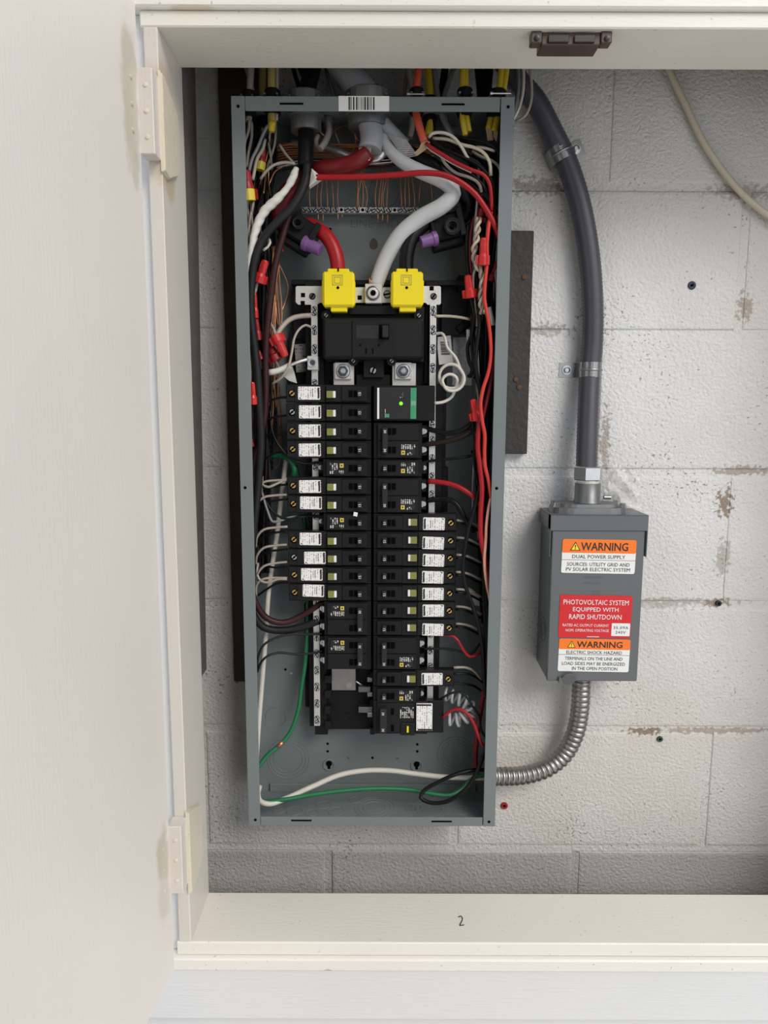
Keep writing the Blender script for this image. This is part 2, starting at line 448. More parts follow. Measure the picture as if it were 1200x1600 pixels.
def text_bm(s, w=None, h=None, center=(0, 0, 0), ang=0.0, bold=0.0, spacing=1.0):
    key = (s, bold, spacing)
    if key not in TEXT:
        cu = bpy.data.curves.new('t', 'FONT'); cu.body = s; cu.size = 1.0; cu.resolution_u = 2
        cu.offset = bold; cu.space_character = spacing
        to = bpy.data.objects.new('t', cu); COL.objects.link(to)
        dg = bpy.context.evaluated_depsgraph_get()
        me = bpy.data.meshes.new_from_object(to.evaluated_get(dg))
        TEXT[key] = me
        bpy.data.objects.remove(to); bpy.data.curves.remove(cu)
    bm = bmesh.new(); bm.from_mesh(TEXT[key])
    xs = [v.co.x for v in bm.verts]; ys = [v.co.y for v in bm.verts]
    x0, x1, y0, y1 = min(xs), max(xs), min(ys), max(ys)
    sx = w / (x1 - x0) if w else h / (y1 - y0)
    sy = h / (y1 - y0) if h else sx
    c = Vector(center); ca, sa = math.cos(ang), math.sin(ang)
    for v in bm.verts:
        x = (v.co.x - (x0 + x1) / 2) * sx; z = (v.co.y - (y0 + y1) / 2) * sy
        v.co = c + Vector((x * ca - z * sa, 0, x * sa + z * ca))
    for f in bm.faces:
        f.normal_update()
        if f.normal.y > 0: f.normal_flip()
    return bm
def merge(bm, other):
    me = bpy.data.meshes.new('m'); other.to_mesh(me); other.free(); bm.from_mesh(me); bpy.data.meshes.remove(me); return bm

# ================================================================== the setting
Z = lambda h: CZ + h        # h: height above the camera
XL, XR = -0.251, 0.740      # opening, left and right
ZT, ZB = 0.411, -0.697      # opening, top and bottom
D0, D1 = 0.875, 0.975       # frame lining, front and back

# block wall: every block is a piece, the mortar lies a little deeper
w = struct('wall_back', B(-1.0, 1.45, DW + 0.0016, DW + 0.12, Z(0.309 - 1.016 - .0045), Z(0.95)), BLOCK, 'white painted concrete block wall behind the panel', 'wall')
J0 = 0.309
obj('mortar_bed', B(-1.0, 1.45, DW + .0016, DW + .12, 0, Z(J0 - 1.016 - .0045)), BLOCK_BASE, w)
for r in range(-4, 8):
    zt = Z(J0 - 0.2032 * r); zb = zt - 0.2032
    if zb < 0 or zt > Z(0.96): continue
    x = (0.312 if r % 2 else 0.505) - 0.4 * 4 + (0.01 if r % 2 == 0 else 0)
    while x < 1.4:
        if x > -1.05:
            bm = B(x + 0.0045, min(x + 0.3955, 1.44), DW - random.uniform(0, .0012), DW + 0.03, zb + 0.0045, zt - 0.0045)
            es = [e for e in bm.edges if all(abs(v.co.y - min(q.co.y for q in bm.verts)) < 1e-5 for v in e.verts)]
            bmesh.ops.bevel(bm, geom=es, offset=0.006, segments=3, affect='EDGES', profile=0.6)
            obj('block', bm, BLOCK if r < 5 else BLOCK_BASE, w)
        x += 0.4
# ground in front of the house wall
struct('floor', B(-4, 5, -5, 1.3, -0.05, 0), 'concrete', 'concrete ground in front of the wall', 'floor')

# unseen slab added behind the camera to keep frontal sky off the recess
struct('sky_blocker', B(-1.0, 0.34, -0.95, -0.75, 0, 4.4), 'blocker_dark', 'dark slab added behind the camera to block frontal sky light', 'wall')

# exterior wall around the opening: lap siding boards
wf = struct('wall_front', B(-1.0, XL - 0.02, 0.905, 0.93, 0, Z(0.95)), 'siding', 'white lap siding wall around the cabinet opening', 'wall')
def lap(x0, x1, ztop, h):
    bm = bmesh.new()
    y = 0.893
    pr = [(y, ztop - h), (y + .010, ztop + .012), (y + .018, ztop + .012), (y + .018, ztop - h)]
    a = [bm.verts.new((x0, p, q)) for p, q in pr]; b = [bm.verts.new((x1, p, q)) for p, q in pr]
    bm.faces.new(a); bm.faces.new(b[::-1])
    for i in range(4): bm.faces.new((a[i], b[i], b[(i + 1) % 4], a[(i + 1) % 4]))
    bmesh.ops.recalc_face_normals(bm, faces=bm.faces)
    obj('siding_board', bm, 'siding', wf)
zz = Z(-0.790)
while zz > 0.02:
    lap(-1.0, 1.45, zz, min(0.115, zz)); zz -= 0.115
zz = Z(0.60)
while zz < Z(0.95):
    lap(-1.0, 1.45, zz, 0.115); zz += 0.115
obj('wall_panel', B(XR + 0.02, 1.45, 0.905, 0.93, 0, Z(0.95)), 'siding', wf)
obj('wall_panel', B(XL - 0.02, XR + 0.02, 0.911, 0.93, 0, Z(ZB - 0.03)), 'siding', wf)
obj('wall_panel', B(XL - 0.02, XR + 0.02, 0.911, 0.93, Z(ZT + 0.03), Z(0.95)), 'siding', wf)
for q in ((-1.0, XL - .02, 0, Z(.95)), (XR + .02, 1.45, 0, Z(.95)), (XL - .02, XR + .02, 0, Z(ZB - .03)), (XL - .02, XR + .02, Z(ZT + .03), Z(.95))):
    obj('added_backing', B(q[0], q[1], .930, .936, q[2], q[3]), 'stud', wf)  # unseen dark backing, added to cut bounce light inside the recess
# dark ends of the wall cavity
struct('ceiling', B(-1.0, 1.45, 0.90, 1.22, Z(0.95), Z(0.99)), 'cavity', 'dark closed top of the wall cavity', 'ceiling')
struct('wall_left', B(-1.04, -1.0, 0.90, 1.22, 0, Z(0.99)), 'cavity', 'dark left end of the wall cavity', 'wall')
struct('wall_right', B(1.45, 1.49, 0.90, 1.22, 0, Z(0.99)), 'cavity', 'dark right end of the wall cavity', 'wall')

# window-like wooden frame: lining, front strip and nosing
sill = struct('trim_1', B(XL - 0.019, XR + 0.019, D0, D1, Z(ZB - 0.019), Z(ZB), bev=0.0015), 'sill', 'cream painted wooden sill at the bottom of the opening', 'sill')
struct('trim_2', B(XL - 0.019, XR + 0.019, D0, D1, Z(ZT), Z(ZT + 0.017), bev=0.0015), 'sill', 'painted wooden head board closing the top of the opening', 'trim')
jamb = struct('trim_3', B(XL - 0.0157, XL, D0, D1, Z(ZB), Z(ZT), bev=0.001), 'jamb', 'painted wooden jamb on the hinge side of the opening', 'trim')
struct('trim_4', B(XR, XR + 0.019, D0, D1, Z(ZB), Z(ZT), bev=0.001), 'jamb', 'painted wooden jamb on the right end of the opening', 'trim')
struct('trim_5', B(-0.40, XR + 0.10, 0.868, 0.905, Z(ZB - 0.0365), Z(ZB - 0.0192), bev=0.002), 'frame', 'cream nosing strip below the sill', 'trim')
struct('trim_6', B(-0.40, XR + 0.10, 0.868, 0.905, Z(ZT + 0.0172), Z(ZT + 0.085), bev=0.002), 'frame', 'white head casing above the opening', 'trim')
struct('trim_7', B(-0.40, XR + 0.10, 0.872, 0.905, Z(-0.807), Z(ZB - 0.0367), bev=0.001), 'siding', 'white embossed casing board under the nosing', 'trim')
struct('trim_8', B(-0.40, XL - 0.0170, 0.886, 0.905, Z(ZB - 0.0190), Z(ZT + 0.0170), bev=0.001), 'siding', 'white side casing seen through the hinge gap', 'trim')
struct('trim_9', B(XR + 0.0192, XR + 0.10, 0.868, 0.905, Z(ZB - 0.0190), Z(ZT + 0.0170), bev=0.002), 'frame', 'white side casing on the right of the opening', 'trim')
# pencil mark on the sill
bm = bmesh.new()
mk = [(-.003, .006), (.000, .0075), (.002, .004), (-.002, -.003), (-.003, -.005), (.003, -.004)]
c = at(721, 1442, 0.915); c.z = Z(ZB) + 0.0003
tube(bm, spline([c + Vector((a, b * 1.5, 0)) for a, b in mk], 0.001), 0.0007, 5)
obj('pen_mark', bm, 'ink', sill)

# studs and boards in the recess
pa = at(282, 100, 0.99)
bm = bmesh.new()
t0, b0 = Z(0.50), at(318, 1062, 1.0).z
for (zz, xr) in ((t0, -0.2500), (b0, -0.2610)):
    for y in (0.980, 1.042):
        for x in (xr - 0.05, xr): bm.verts.new((x, y, zz))
bm.verts.ensure_lookup_table(); v = bm.verts
for q in ((0, 1, 3, 2), (4, 6, 7, 5), (0, 4, 5, 1), (2, 3, 7, 6), (0, 2, 6, 4), (1, 5, 7, 3)): bm.faces.new([v[i] for i in q])
bmesh.ops.recalc_face_normals(bm, faces=bm.faces)
tag(obj('wall_stud', bm, 'stud'), 'grey weathered stud standing behind the hinge-side jamb', 'stud')
p0, p1 = at(344, 130, 1.092), at(368, 1062, 1.092)
tag(obj('mounting_board', B(p0.x - .001, p0.x + 0.07, 1.0835, 1.0985, p1.z, Z(0.46), bev=.001), 'batten_brown'), 'dark brown upright board behind the left edge of the panel', 'board')
p0, p1 = at(833, 362, 1.090), at(829, 709, 1.090)
bm = B(p0.x - 0.09, p0.x, 1.0835, 1.0985, p1.z, p0.z, bev=.001)
mb = thing('mounting_board', 'charcoal short board beside the right edge of the panel', 'board', (p0.x - .045, 1.09, p1.z))
obj('plank', bm, 'batten_dark', mb)
for (x, y) in ((819, 433), (811, 605), (806, 593)):
    bm = bmesh.new(); c = at(x, y, 1.083)
    lathe(bm, [(.004, 0), (.0035, .001), (.0015, .0013)], c, (0, -1, 0), 9)
    obj('knot', bm, simple('knot_wood', (0.10, 0.045, 0.02), 0.7), mb) if 'knot_wood' not in MATS else obj('knot', bm, MATS['knot_wood'], mb)

# ------------------------------------------------------------------ door and hinges
hx, hd = -0.2665, 0.852
dv = Vector((-0.093, -0.996, 0)).normalized(); dn = Vector((0.996, -0.093, 0))
def door_box(u0, u1, n0, n1, z0, z1, bev=0.0):
    bm = bmesh.new(); box(bm, u0, u1, n0, n1, z0, z1, bev)
    for q in bm.verts:
        q.co = Vector((hx, hd, 0)) + dv * q.co.x + dn * q.co.y + Vector((0, 0, q.co.z))
    bmesh.ops.recalc_face_normals(bm, faces=bm.faces)
    return bm
dr = thing('cabinet_door', 'painted greige cabinet door swung wide open at the left', 'door', (hx, hd, Z(-0.716)))
dr['kind'] = 'structure'; dr.name = 'door_1'
obj('door_slab', door_box(0, 0.49, -0.019, 0, Z(-0.716), Z(0.475), 0.0015), 'door', dr)
# painted-over wrap hinges
def hinge(name, label, ya, yb, yc, yd):
    za, zb = at(228, ya, 0.862).z, at(228, yb, 0.862).z
    h = thing(name, label, 'hinge', (XL - .008, 0.865, min(za, zb)), 'painted-over door hinges')
    obj('door_leaf', B(XL - 0.0175, XL - 0.0005, 0.851, 0.8745, zb, za, bev=0.001), 'jamb', h)
    bm = bmesh.new()
    z1, z2 = at(245, yc, .9).z, at(245, yd, .9).z
    pts = [(0.872, z2 - .012), (0.872, z1 + .016), (0.884, z1 + .014), (0.930, z1 - .006), (0.936, z1 - .016), (0.936, z2 + .012), (0.928, z2 - .002), (0.890, z2 - .016)]
    a = [bm.verts.new((XL - .0005, y, z)) for y, z in pts]; b = [bm.verts.new((XL + .0042, y, z)) for y, z in pts]
    k = len(pts); bm.faces.new(a); bm.faces.new(b[::-1])
    for i in range(k): bm.faces.new((a[i], b[i], b[(i + 1) % k], a[(i + 1) % k]))
    bmesh.ops.recalc_face_normals(bm, faces=bm.faces)
    es = [e for e in bm.edges if all(q.co.x > XL + .003 for q in e.verts)]
    bmesh.ops.bevel(bm, geom=es, offset=.0018, segments=2, affect='EDGES')
    obj('jamb_leaf', bm, 'putty', h)
    for i in range(3):
        zc = zb + (za - zb) * (.2 + .3 * i)
        bm = bmesh.new(); lathe(bm, [(.0028, 0), (.0024, .0012), (.0008, .0016)], (XL - .008, .8512, zc), (0, -1, 0), 8)
        obj('screw', bm, 'putty', h)
        bm = bmesh.new(); q = Vector((hx, hd, zc)) + dv * 0.020
        lathe(bm, [(.0028, 0), (.0024, .0012), (.0008, .0016)], q, dn, 8)
        obj('screw', bm, 'door', h)
hinge('wrap_hinge', 'painted-over wrap hinge near the top of the open door', 112, 246, 150, 262)
hinge('wrap_hinge', 'cream painted-over wrap hinge near the bottom of the open door', 1284, 1388, 1268, 1362)

# ------------------------------------------------------------------ magnetic catch under the head board
ca, cb = at(846, 60, 0.885), at(938, 60, 0.885)
zc = Z(ZT) - .0002
ct = thing('magnetic_catch', 'brown double magnetic catch screwed under the head board', 'catch', ((ca.x + cb.x) / 2, .9, zc - .014))
x0, x1 = ca.x, cb.x
bm = bmesh.new(); box(bm, x0, x1, .8835, .912, zc - .013, zc, .001)
box(bm, x0 - .012, x0, .8805, .895, zc - .012, zc, .001); box(bm, x1, x1 + .012, .8805, .895, zc - .012, zc, .001)
obj('housing', bm, 'catch_brown', ct)
obj('magnet', B(x0 + .007, (x0 + x1) / 2 - .003, .8800, .8834, zc - .0115, zc - .004, bev=.0005), 'catch_dark', ct)
obj('magnet', B((x0 + x1) / 2 + .003, x1 - .007, .8800, .8834, zc - .0115, zc - .004, bev=.0005), 'catch_dark', ct)
for x in (x0 - .006, x1 + .006):
    bm = bmesh.new(); lathe(bm, [(.0032, 0), (.0030, .0014), (.001, .0018)], (x, .8804, zc - .0075), (0, -1, 0), 10)
    obj('screw', bm, 'catch_dark', ct)

# ------------------------------------------------------------------ wall plugs and chips
for (x, y, r, mt, lab) in ((1081, 446, .006, 'anchor_blue', 'dark blue plastic plug set in the block wall'),
                           (1031, 1155, .0048, 'anchor_green', 'dark green plastic plug set in the lower block wall'),
                           (788, 1259, .0058, 'anchor_red', 'red plastic plug in the wall beside the panel corner'),
                           (1123, 943, .0045, 'catch_dark', 'black plug set in a mortar joint right of the grey box')):
    p = at(x, y, DW - .0015)
    t = thing('wall_plug', lab, 'plug', p)
    bm = bmesh.new(); lathe(bm, [(r, -.004), (r, .0006), (r * .9, .0012), (r * .45, .0012), (r * .4, -.002)], p, (0, -1, 0), 12); obj('collar', bm, mt, t)
    bm = bmesh.new(); lathe(bm, [(r * .38, -.003), (r * .36, .0004)], p, (0, -1, 0), 8); obj('hole', bm, 'hole', t)

# ------------------------------------------------------------------ beige cable on the wall
bm = bmesh.new()
tube(bm, spline([at(x, y, d) for x, y, d in ((1020, 40, 1.085), (1047, 112, 1.088), (1072, 165, 1.090), (1097, 218, 1.091), (1127, 264, 1.091), (1162, 305, 1.091), (1205, 340, 1.091), (1262, 372, 1.091), (1330, 395, 1.091))], .006), .0046, 10)
tag(obj('wall_cable', bm, 'w_cream'), 'beige cable hanging across the upper right block wall', 'cable')

# ------------------------------------------------------------------ liquid-tight conduit and straps
cp = [at(x, y, d) for x, y, d in ((770, 60, 1.062), (800, 115, 1.066), (838, 160, 1.070), (862, 205, 1.074), (885, 252, 1.0775), (906, 318, 1.078), (920, 395, 1.078), (926, 470, 1.0785), (926, 530, 1.079), (922, 578, 1.078), (919, 640, 1.070), (917, 700, 1.062), (916, 738, 1.058))]
pp = spline(cp, .0026)
lt = thing('liquidtight_conduit', 'grey ribbed flexible conduit curving down to the grey box', 'conduit', cp[-1])
bm = bmesh.new(); tube(bm, pp, [.0148 + (.0004 if i % 2 else -.0003) for i in range(len(pp))], 18)
obj('hose', bm, 'liquidtight', lt)
def strap(px, py, d, ang, side, label):
    c = at(px, py, d); r = .0158
    s = thing('conduit_strap', label, 'strap', (c.x, DW, c.z), 'one-hole conduit straps')
    bm = bmesh.new(); n = 14; hw = .0105
    prof = [(-r, DW - c.y)] + [(-r * math.cos(PI * i / n), -r * math.sin(PI * i / n)) for i in range(n + 1)] + [(r, DW - c.y - .0012), (r + .024, DW - c.y - .0012)]
    th = .0013; ins = [(-r + th, DW - c.y)] + [(-(r - th) * math.cos(PI * i / n), -(r - th) * math.sin(PI * i / n)) for i in range(n + 1)] + [(r - th, DW - c.y), (r + .024, DW - c.y)]
    ca_, sa_ = math.cos(ang), math.sin(ang)
    def P(u, y, k):
        u *= side
        return Vector((c.x + u * ca_ - k * sa_, c.y + y, c.z + u * sa_ + k * ca_))
    A = [[bm.verts.new(P(u, y, k)) for u, y in prof] for k in (-hw, hw)]
    Bq = [[bm.verts.new(P(u, y, k)) for u, y in ins] for k in (-hw, hw)]
    m_ = len(prof)
    for i in range(m_ - 1):
        bm.faces.new((A[0][i], A[0][i + 1], A[1][i + 1], A[1][i])); bm.faces.new((Bq[0][i], Bq[1][i], Bq[1][i + 1], Bq[0][i + 1]))
        for k in (0, 1): bm.faces.new((A[k][i], Bq[k][i], Bq[k][i + 1], A[k][i + 1]))
    for i in (0, m_ - 1): bm.faces.new((A[0][i], A[1][i], Bq[1][i], Bq[0][i]))
    bmesh.ops.recalc_face_normals(bm, faces=bm.faces)
    obj('band', bm, 'galv', s)
    bm = bmesh.new()
    A = spline([P(-r * 1.02 * math.cos(PI * i / 10), -(r + .0002) * math.sin(PI * i / 10), 0) for i in range(1, 10)], .003)
    tube(bm, A, .0018, 6); obj('rib', bm, 'galv', s)
    q = P(r + .013, DW - c.y - .0015, 0)
    bm = bmesh.new(); lathe(bm, [(.0068, 0), (.0068, .0012), (.0045, .0013), (.0045, .004), (.003, .005), (.0028, .0035)], q, (0, -1, 0), 14)
    obj('screw', bm, 'steel', s)
strap(876, 240, 1.0775, math.radians(26), 1, 'zinc strap holding the grey conduit near the top')
strap(922, 578, 1.0780, math.radians(-1), -1, 'zinc strap holding the grey conduit halfway down the wall')

# ------------------------------------------------------------------ disconnect box
BX0, BX1, BZ1, BZ0, BD0, BD1 = .2362, .3695, Z(-.1515), Z(-.3935), 1.023, 1.0975
bx = thing('disconnect_box', 'grey metal switch box with orange and red warning labels', 'switch box', ((BX0 + BX1) / 2, BD1, BZ0))
bm = bmesh.new()
prof = [(BD0 + .006, BZ1 - .002), (BD1, BZ1 - .002), (BD1, BZ0 + .004), (BD0 + .006, BZ0 + .001)]
a = [bm.verts.new((BX0 + .001, y, z)) for y, z in prof]; b = [bm.verts.new((BX1 - .001, y, z)) for y, z in prof]
bm.faces.new(a); bm.faces.new(b[::-1])
for i in range(4): bm.faces.new((a[i], b[i], b[(i + 1) % 4], a[(i + 1) % 4]))
bmesh.ops.recalc_face_normals(bm, faces=bm.faces)
bmesh.ops.bevel(bm, geom=list(bm.edges), offset=.0012, segments=2, affect='EDGES')
obj('body', bm, 'box_grey', bx)
cv = obj('cover', B(BX0 + .0012, BX1 - .0012, BD0, BD0 + .0075, BZ0 - .001, BZ1 - .021, bev=.0012), 'box_grey', bx)
bm = bmesh.new()
box(bm, BX0 - .0022, BX1 + .0022, BD0 - .0015, BD0 + .001, BZ1 - .0215, BZ1 + .001, .0006)
box(bm, BX0 - .0022, BX1 + .0022, BD0 - .0015, BD1 - .002, BZ1 - .0008, BZ1 + .001, .0006)
for s, x in ((-1, BX0 - .0022), (1, BX1 + .0010)):
    box(bm, x, x + .0012, BD0 - .0015, BD0 + .012, BZ1 - .059, BZ1 + .001, .0004)
    box(bm, x, x + .0012, BD0 - .0015, BD1 - .002, BZ1 - .020, BZ1 + .001, .0004)
obj('rain_hood', bm, 'box_grey', bx)
bm = bmesh.new()   # padlock hasp at the bottom
hc = at(886, 1060, BD0 - .004)
lathe(bm, [(.0105, 0), (.0105, .0015)], (hc.x + .003, BD0 - .001, BZ0 + .003), (0, -.9, -.45), 16)
box(bm, hc.x - .012, hc.x - .008, BD0 - .006, BD0 + .004, BZ0 - .002, BZ0 + .006, .0005)
obj('hasp', bm, 'box_grey', bx)
ko = at(846, 985, 1.05)
for r in (.018, .0105):
    bm = bmesh.new(); ring(bm, (BX0 + .0008, 1.058, ko.z), (1, 0, 0), r, .0008, 26, 5); obj('knockout_ring', bm, 'panel_line', bx)
for y in (902, 911, 924, 929):
    q0, q1 = at(912 if y < 920 else 925, y, BD0), at(944 if y < 905 else 937, y, BD0)
    obj('emboss_line', B(q0.x, q1.x, BD0 - .0006, BD0 + .001, q0.z - .0004, q0.z + .0004), 'box_grey', bx)
# hub on top
hub = thing('conduit_hub', 'cast zinc hub plate bolted on top of the grey box', 'hub', (.303, 1.058, BZ1))
hubc = Vector((at(917, 790, 1.058).x, 1.058, BZ1 + .001))
bm = bmesh.new()
oc = []
for i in range(32):
    t_ = 2 * PI * i / 32; cx_, sy_ = math.cos(t_), math.sin(t_)
    oc.append((hubc.x + .0545 * math.copysign(abs(cx_) ** .45, cx_), hubc.y + .030 * math.copysign(abs(sy_) ** .7, sy_)))
for (s0, za, zb_) in ((1.0, 0, .0085), (.80, .0085, .013)):
    a = [bm.verts.new(((x - hubc.x) * s0 + hubc.x, (y - hubc.y) * s0 + hubc.y, hubc.z + za)) for x, y in oc]
    b = [bm.verts.new(((x - hubc.x) * s0 * .97 + hubc.x, (y - hubc.y) * s0 * .97 + hubc.y, hubc.z + zb_)) for x, y in oc]
    bm.faces.new(a[::-1]); bm.faces.new(b)
    for i in range(32): bm.faces.new((a[i], a[(i + 1) % 32], b[(i + 1) % 32], b[i]))
bmesh.ops.recalc_face_normals(bm, faces=bm.faces)
obj('flange', bm, 'die_cast', hub)
bm = bmesh.new(); lathe(bm, [(.0205, 0), (.0195, .004), (.0182, .006), (.0182, .030), (.0165, .0305)], hubc + Vector((0, 0, .011)), (0, 0, 1), 24); obj('throat', bm, 'die_cast', hub, True)
for sx in (-1, 1):
    for sy in (-1, 1):
        q = hubc + Vector((sx * .047, sy * .016, .0085))
        bm = bmesh.new(); lathe(bm, [(.0055, 0), (.0055, .0015), (.0042, .0016), (.0042, .006)], q, (0, 0, 1), 6); obj('bolt', bm, 'steel', hub)
q = hubc + Vector((.021, -.010, .022)); bm = bmesh.new(); lathe(bm, [(.003, 0), (.003, .010)], q, (1, 0, 0), 8); obj('ground_screw', bm, 'screw_dark', hub)
# connector nut
cn = thing('conduit_connector', 'hexagonal steel connector nut joining the conduit to the hub', 'connector', hubc + Vector((0, 0, .04)))
h0 = at(916, 750, 1.058).z
bm = bmesh.new(); lathe(bm, [(.0135, hubc.z + .036 - h0), (.0165, -.0005), (.0165, 0)], (hubc.x, 1.058, h0), (0, 0, 1), 20); obj('sleeve', bm, 'white_plastic', cn)
bm = bmesh.new(); lathe(bm, [(.0190, 0), (.0210, .0015), (.0210, .0185), (.0190, .020)], (hubc.x, 1.058, h0), (0, 0, 1), 6, .35); obj('hex_nut', bm, 'steel', cn)

# warning labels
def lbl(name, label, x0, y0, x1, y1, off=.0004):
    a, b = at(x0, y0, BD0 - off), at(x1, y1, BD0 - off)
    return a, b
def plate(bm_, x0, z0, x1, z1, y, r=.0025):
    pts = []
    for cx_, cz_, a0 in ((x1 - r, z1 - r, 0), (x0 + r, z1 - r, 90), (x0 + r, z0 + r, 180), (x1 - r, z0 + r, 270)):
        for k in range(4):
            t_ = math.radians(a0 + 30 * k); pts.append((cx_ + r * math.cos(t_), cz_ + r * math.sin(t_)))
    prism(bm_, pts, y, y + .0003)
def tri(bm_, cx_, z0, s, y): prism(bm_, [(cx_ - s * .58, z0), (cx_ + s * .58, z0), (cx_, z0 + s)], y, y + .0001)
def warn(label, cpx, cpy, wpx, hpx, band, lines, rule, tiltdeg):
    c = at(cpx, cpy, BD0 - .0004); k = 1.06 / F * 1.0
    W_, H_ = wpx * k * .985, hpx * k * 1.02
    bm = bmesh.new(); plate(bm, -W_ / 2, -H_ / 2, W_ / 2, H_ / 2, -.0003)
    e = obj('warning_label', bm, 'label_white', bx); e['label'] = label
    e.location = c - Vector(bx['_o']); e.rotation_euler = (0, math.radians(tiltdeg), 0)
    e.data.transform(Matrix.Translation(Vector(bx['_o'])))
    e['_o'] = (0, 0, 0)
    zb_ = H_ / 2 - H_ * band
    if band:
        bm = bmesh.new(); plate(bm, -W_ / 2, zb_, W_ / 2, H_ / 2, -.0005, .0022); obj('orange_band', bm, 'warn_orange', e)
        zm = (zb_ + H_ / 2) / 2; hh = H_ * band
        tx = -W_ * .325
        bm = bmesh.new(); tri(bm, tx, zm - hh * .34, hh * .66, -.0007); obj('triangle_edge', bm, 'ink', e)
        bm = bmesh.new(); tri(bm, tx, zm - hh * .285, hh * .50, -.0009); obj('triangle', bm, 'warn_yellow', e)
        obj('exclamation_mark', text_bm('!', h=hh * .34, center=(tx, -.0011, zm - hh * .07), bold=.03), 'ink', e)
        obj('lettering', text_bm('WARNING', w=W_ * .64, h=hh * .60, center=(W_ * .07, -.0008, zm - hh * .02), bold=.012), 'ink', e)
    for s, u, v_, ww, hh, mt in lines:
        obj('lettering', text_bm(s, w=W_ * ww, h=H_ * hh, center=(W_ * u, -.0006, H_ / 2 - H_ * v_), bold=.0), mt, e)
    if rule: obj('rule_line', B(-W_ / 2, W_ / 2, -.0005, -.0003, H_ / 2 - H_ * rule - .0002, H_ / 2 - H_ * rule + .0002), 'ink', e)
    return e, W_, H_
warn('white label with orange WARNING band, upper of the two', 935.5, 869.5, 115, 52, .40, [
    ('DUAL POWER SUPPLY', 0, .51, .72, .105, 'ink'), ('SOURCES: UTILITY GRID AND', 0, .735, .85, .105, 'ink'), ('PV SOLAR ELECTRIC SYSTEM', 0, .885, .87, .105, 'ink')], .61, .8)
e, W_, H_ = warn('red photovoltaic system label with white lettering', 930, 963.5, 114, 67, 0, [], 0, .8)
e.data.materials.clear(); e.data.materials.append(M['warn_red'])
for s, u, v_, ww, hh in (('PHOTOVOLTAIC SYSTEM', 0, .165, .90, .115), ('EQUIPPED WITH', 0, .34, .63, .115), ('RAPID SHUTDOWN', 0, .505, .725, .115),
                         ('RATED AC OUTPUT CURRENT', -.125, .705, .64, .062), ('NOM. OPERATING VOLTAGE', -.10, .825, .60, .062)):
    obj('lettering', text_bm(s, w=W_ * ww, h=H_ * hh, center=(W_ * u, -.0006, H_ / 2 - H_ * v_), bold=.0), 'white_ink', e)
bm = bmesh.new(); plate(bm, W_ * .235, H_ / 2 - H_ * .945, W_ * .49, H_ / 2 - H_ * .645, -.0007, .0008); obj('value_sticker', bm, 'label_white', e)
obj('lettering', text_bm('35.09A', w=W_ * .205, h=H_ * .065, center=(W_ * .363, -.0010, H_ / 2 - H_ * .745), spacing=1.2), 'ink', e)
obj('lettering', text_bm('240V', w=W_ * .14, h=H_ * .065, center=(W_ * .363, -.0010, H_ / 2 - H_ * .855), spacing=1.2), 'ink', e)
obj('fine_print', B(-W_ * .1, W_ * .07, -.0006, -.0003, -H_ / 2 + H_ * .022, -H_ / 2 + H_ * .034), 'white_ink', e)
e, W_, H_ = warn('white label with orange WARNING band, lower of the two', 928, 1024, 113, 52, .32, [
    ('ELECTRIC SHOCK HAZARD', 0, .41, .78, .10, 'ink'), ('TERMINALS ON THE LINE AND', 0, .60, .81, .10, 'ink'), ('LOAD SIDES MAY BE ENERGIZED', 0, .755, .89, .10, 'ink'), ('IN THE OPEN POSITION', .02, .905, .64, .10, 'ink')], .485, .8)

# flexible metal conduit from the box to the panel
fc = [at(x, y, d) for x, y, d in ((909, 1052, 1.060), (908, 1080, 1.062), (906, 1110, 1.066), (899, 1145, 1.070), (882, 1178, 1.072), (855, 1200, 1.070), (820, 1211, 1.064), (790, 1213, 1.056), (770, 1213, 1.050))]
pp = spline(fc, .0012)
fx = thing('flexible_metal_conduit', 'spiral steel flexible conduit curving from the grey box to the panel', 'conduit', fc[0])
bm = bmesh.new()
acc = 0; rr = []
for i, p in enumerate(pp):
    if i: acc += (p - pp[i - 1]).length
    ph = (acc / .0085) % 1.0
    rr.append(.0112 + .0030 * max(0, math.sin(PI * ph)) ** .6)
tube(bm, pp, rr, 20, )
obj('armour', bm, 'flex_steel', fx)
# clear plastic film behind the hub
bm = bmesh.new(); g = []
for i in range(15):
    row = []
    for j in range(13):
        u, v_ = i / 14, j / 12
        px = 938 + 62 * u + 18 * v_ * (1 - u); py = 788 - 62 * v_ * (1 - .25 * u) - 6 * math.sin(u * 5)
        row.append(bm.verts.new(at(px, py, 1.080 + .010 * math.sin(7 * u + 3 * v_) * math.cos(9 * v_) + random.uniform(-.004, .004))))
    g.append(row)
for i in range(14):
    for j in range(12): bm.faces.new((g[i][j], g[i + 1][j], g[i + 1][j + 1], g[i][j + 1]))
tag(obj('plastic_film', bm, 'film'), 'crumpled clear plastic film tucked behind the hub', 'film')

# ================================================================== load centre enclosure
PX0, PX1, PZ1, PZ0 = -.1935, .1615, Z(.3833), Z(-.600)
DB = DF + .094
pn = thing('electrical_panel', 'open grey steel breaker panel without its front cover', 'panel', ((PX0 + PX1) / 2, DB, PZ0))
FW = .0165
obj('back_plate', B(PX0, PX1, DB, DB + .0012, PZ0, PZ1), 'panel_grey', pn)
obj('side_wall', B(PX0, PX0 + .0013, DF + .0013, DB, PZ0, PZ1), 'panel_grey', pn)
obj('side_wall', B(PX1 - .0013, PX1, DF + .0013, DB, PZ0, PZ1), 'panel_grey', pn)
obj('top_wall', B(PX0 + .0013, PX1 - .0013, DF + .0013, DB, PZ1 - .0013, PZ1), 'panel_grey', pn)
obj('bottom_wall', B(PX0 + .0013, PX1 - .0013, DF + .0013, DB, PZ0, PZ0 + .0013), 'panel_grey', pn)
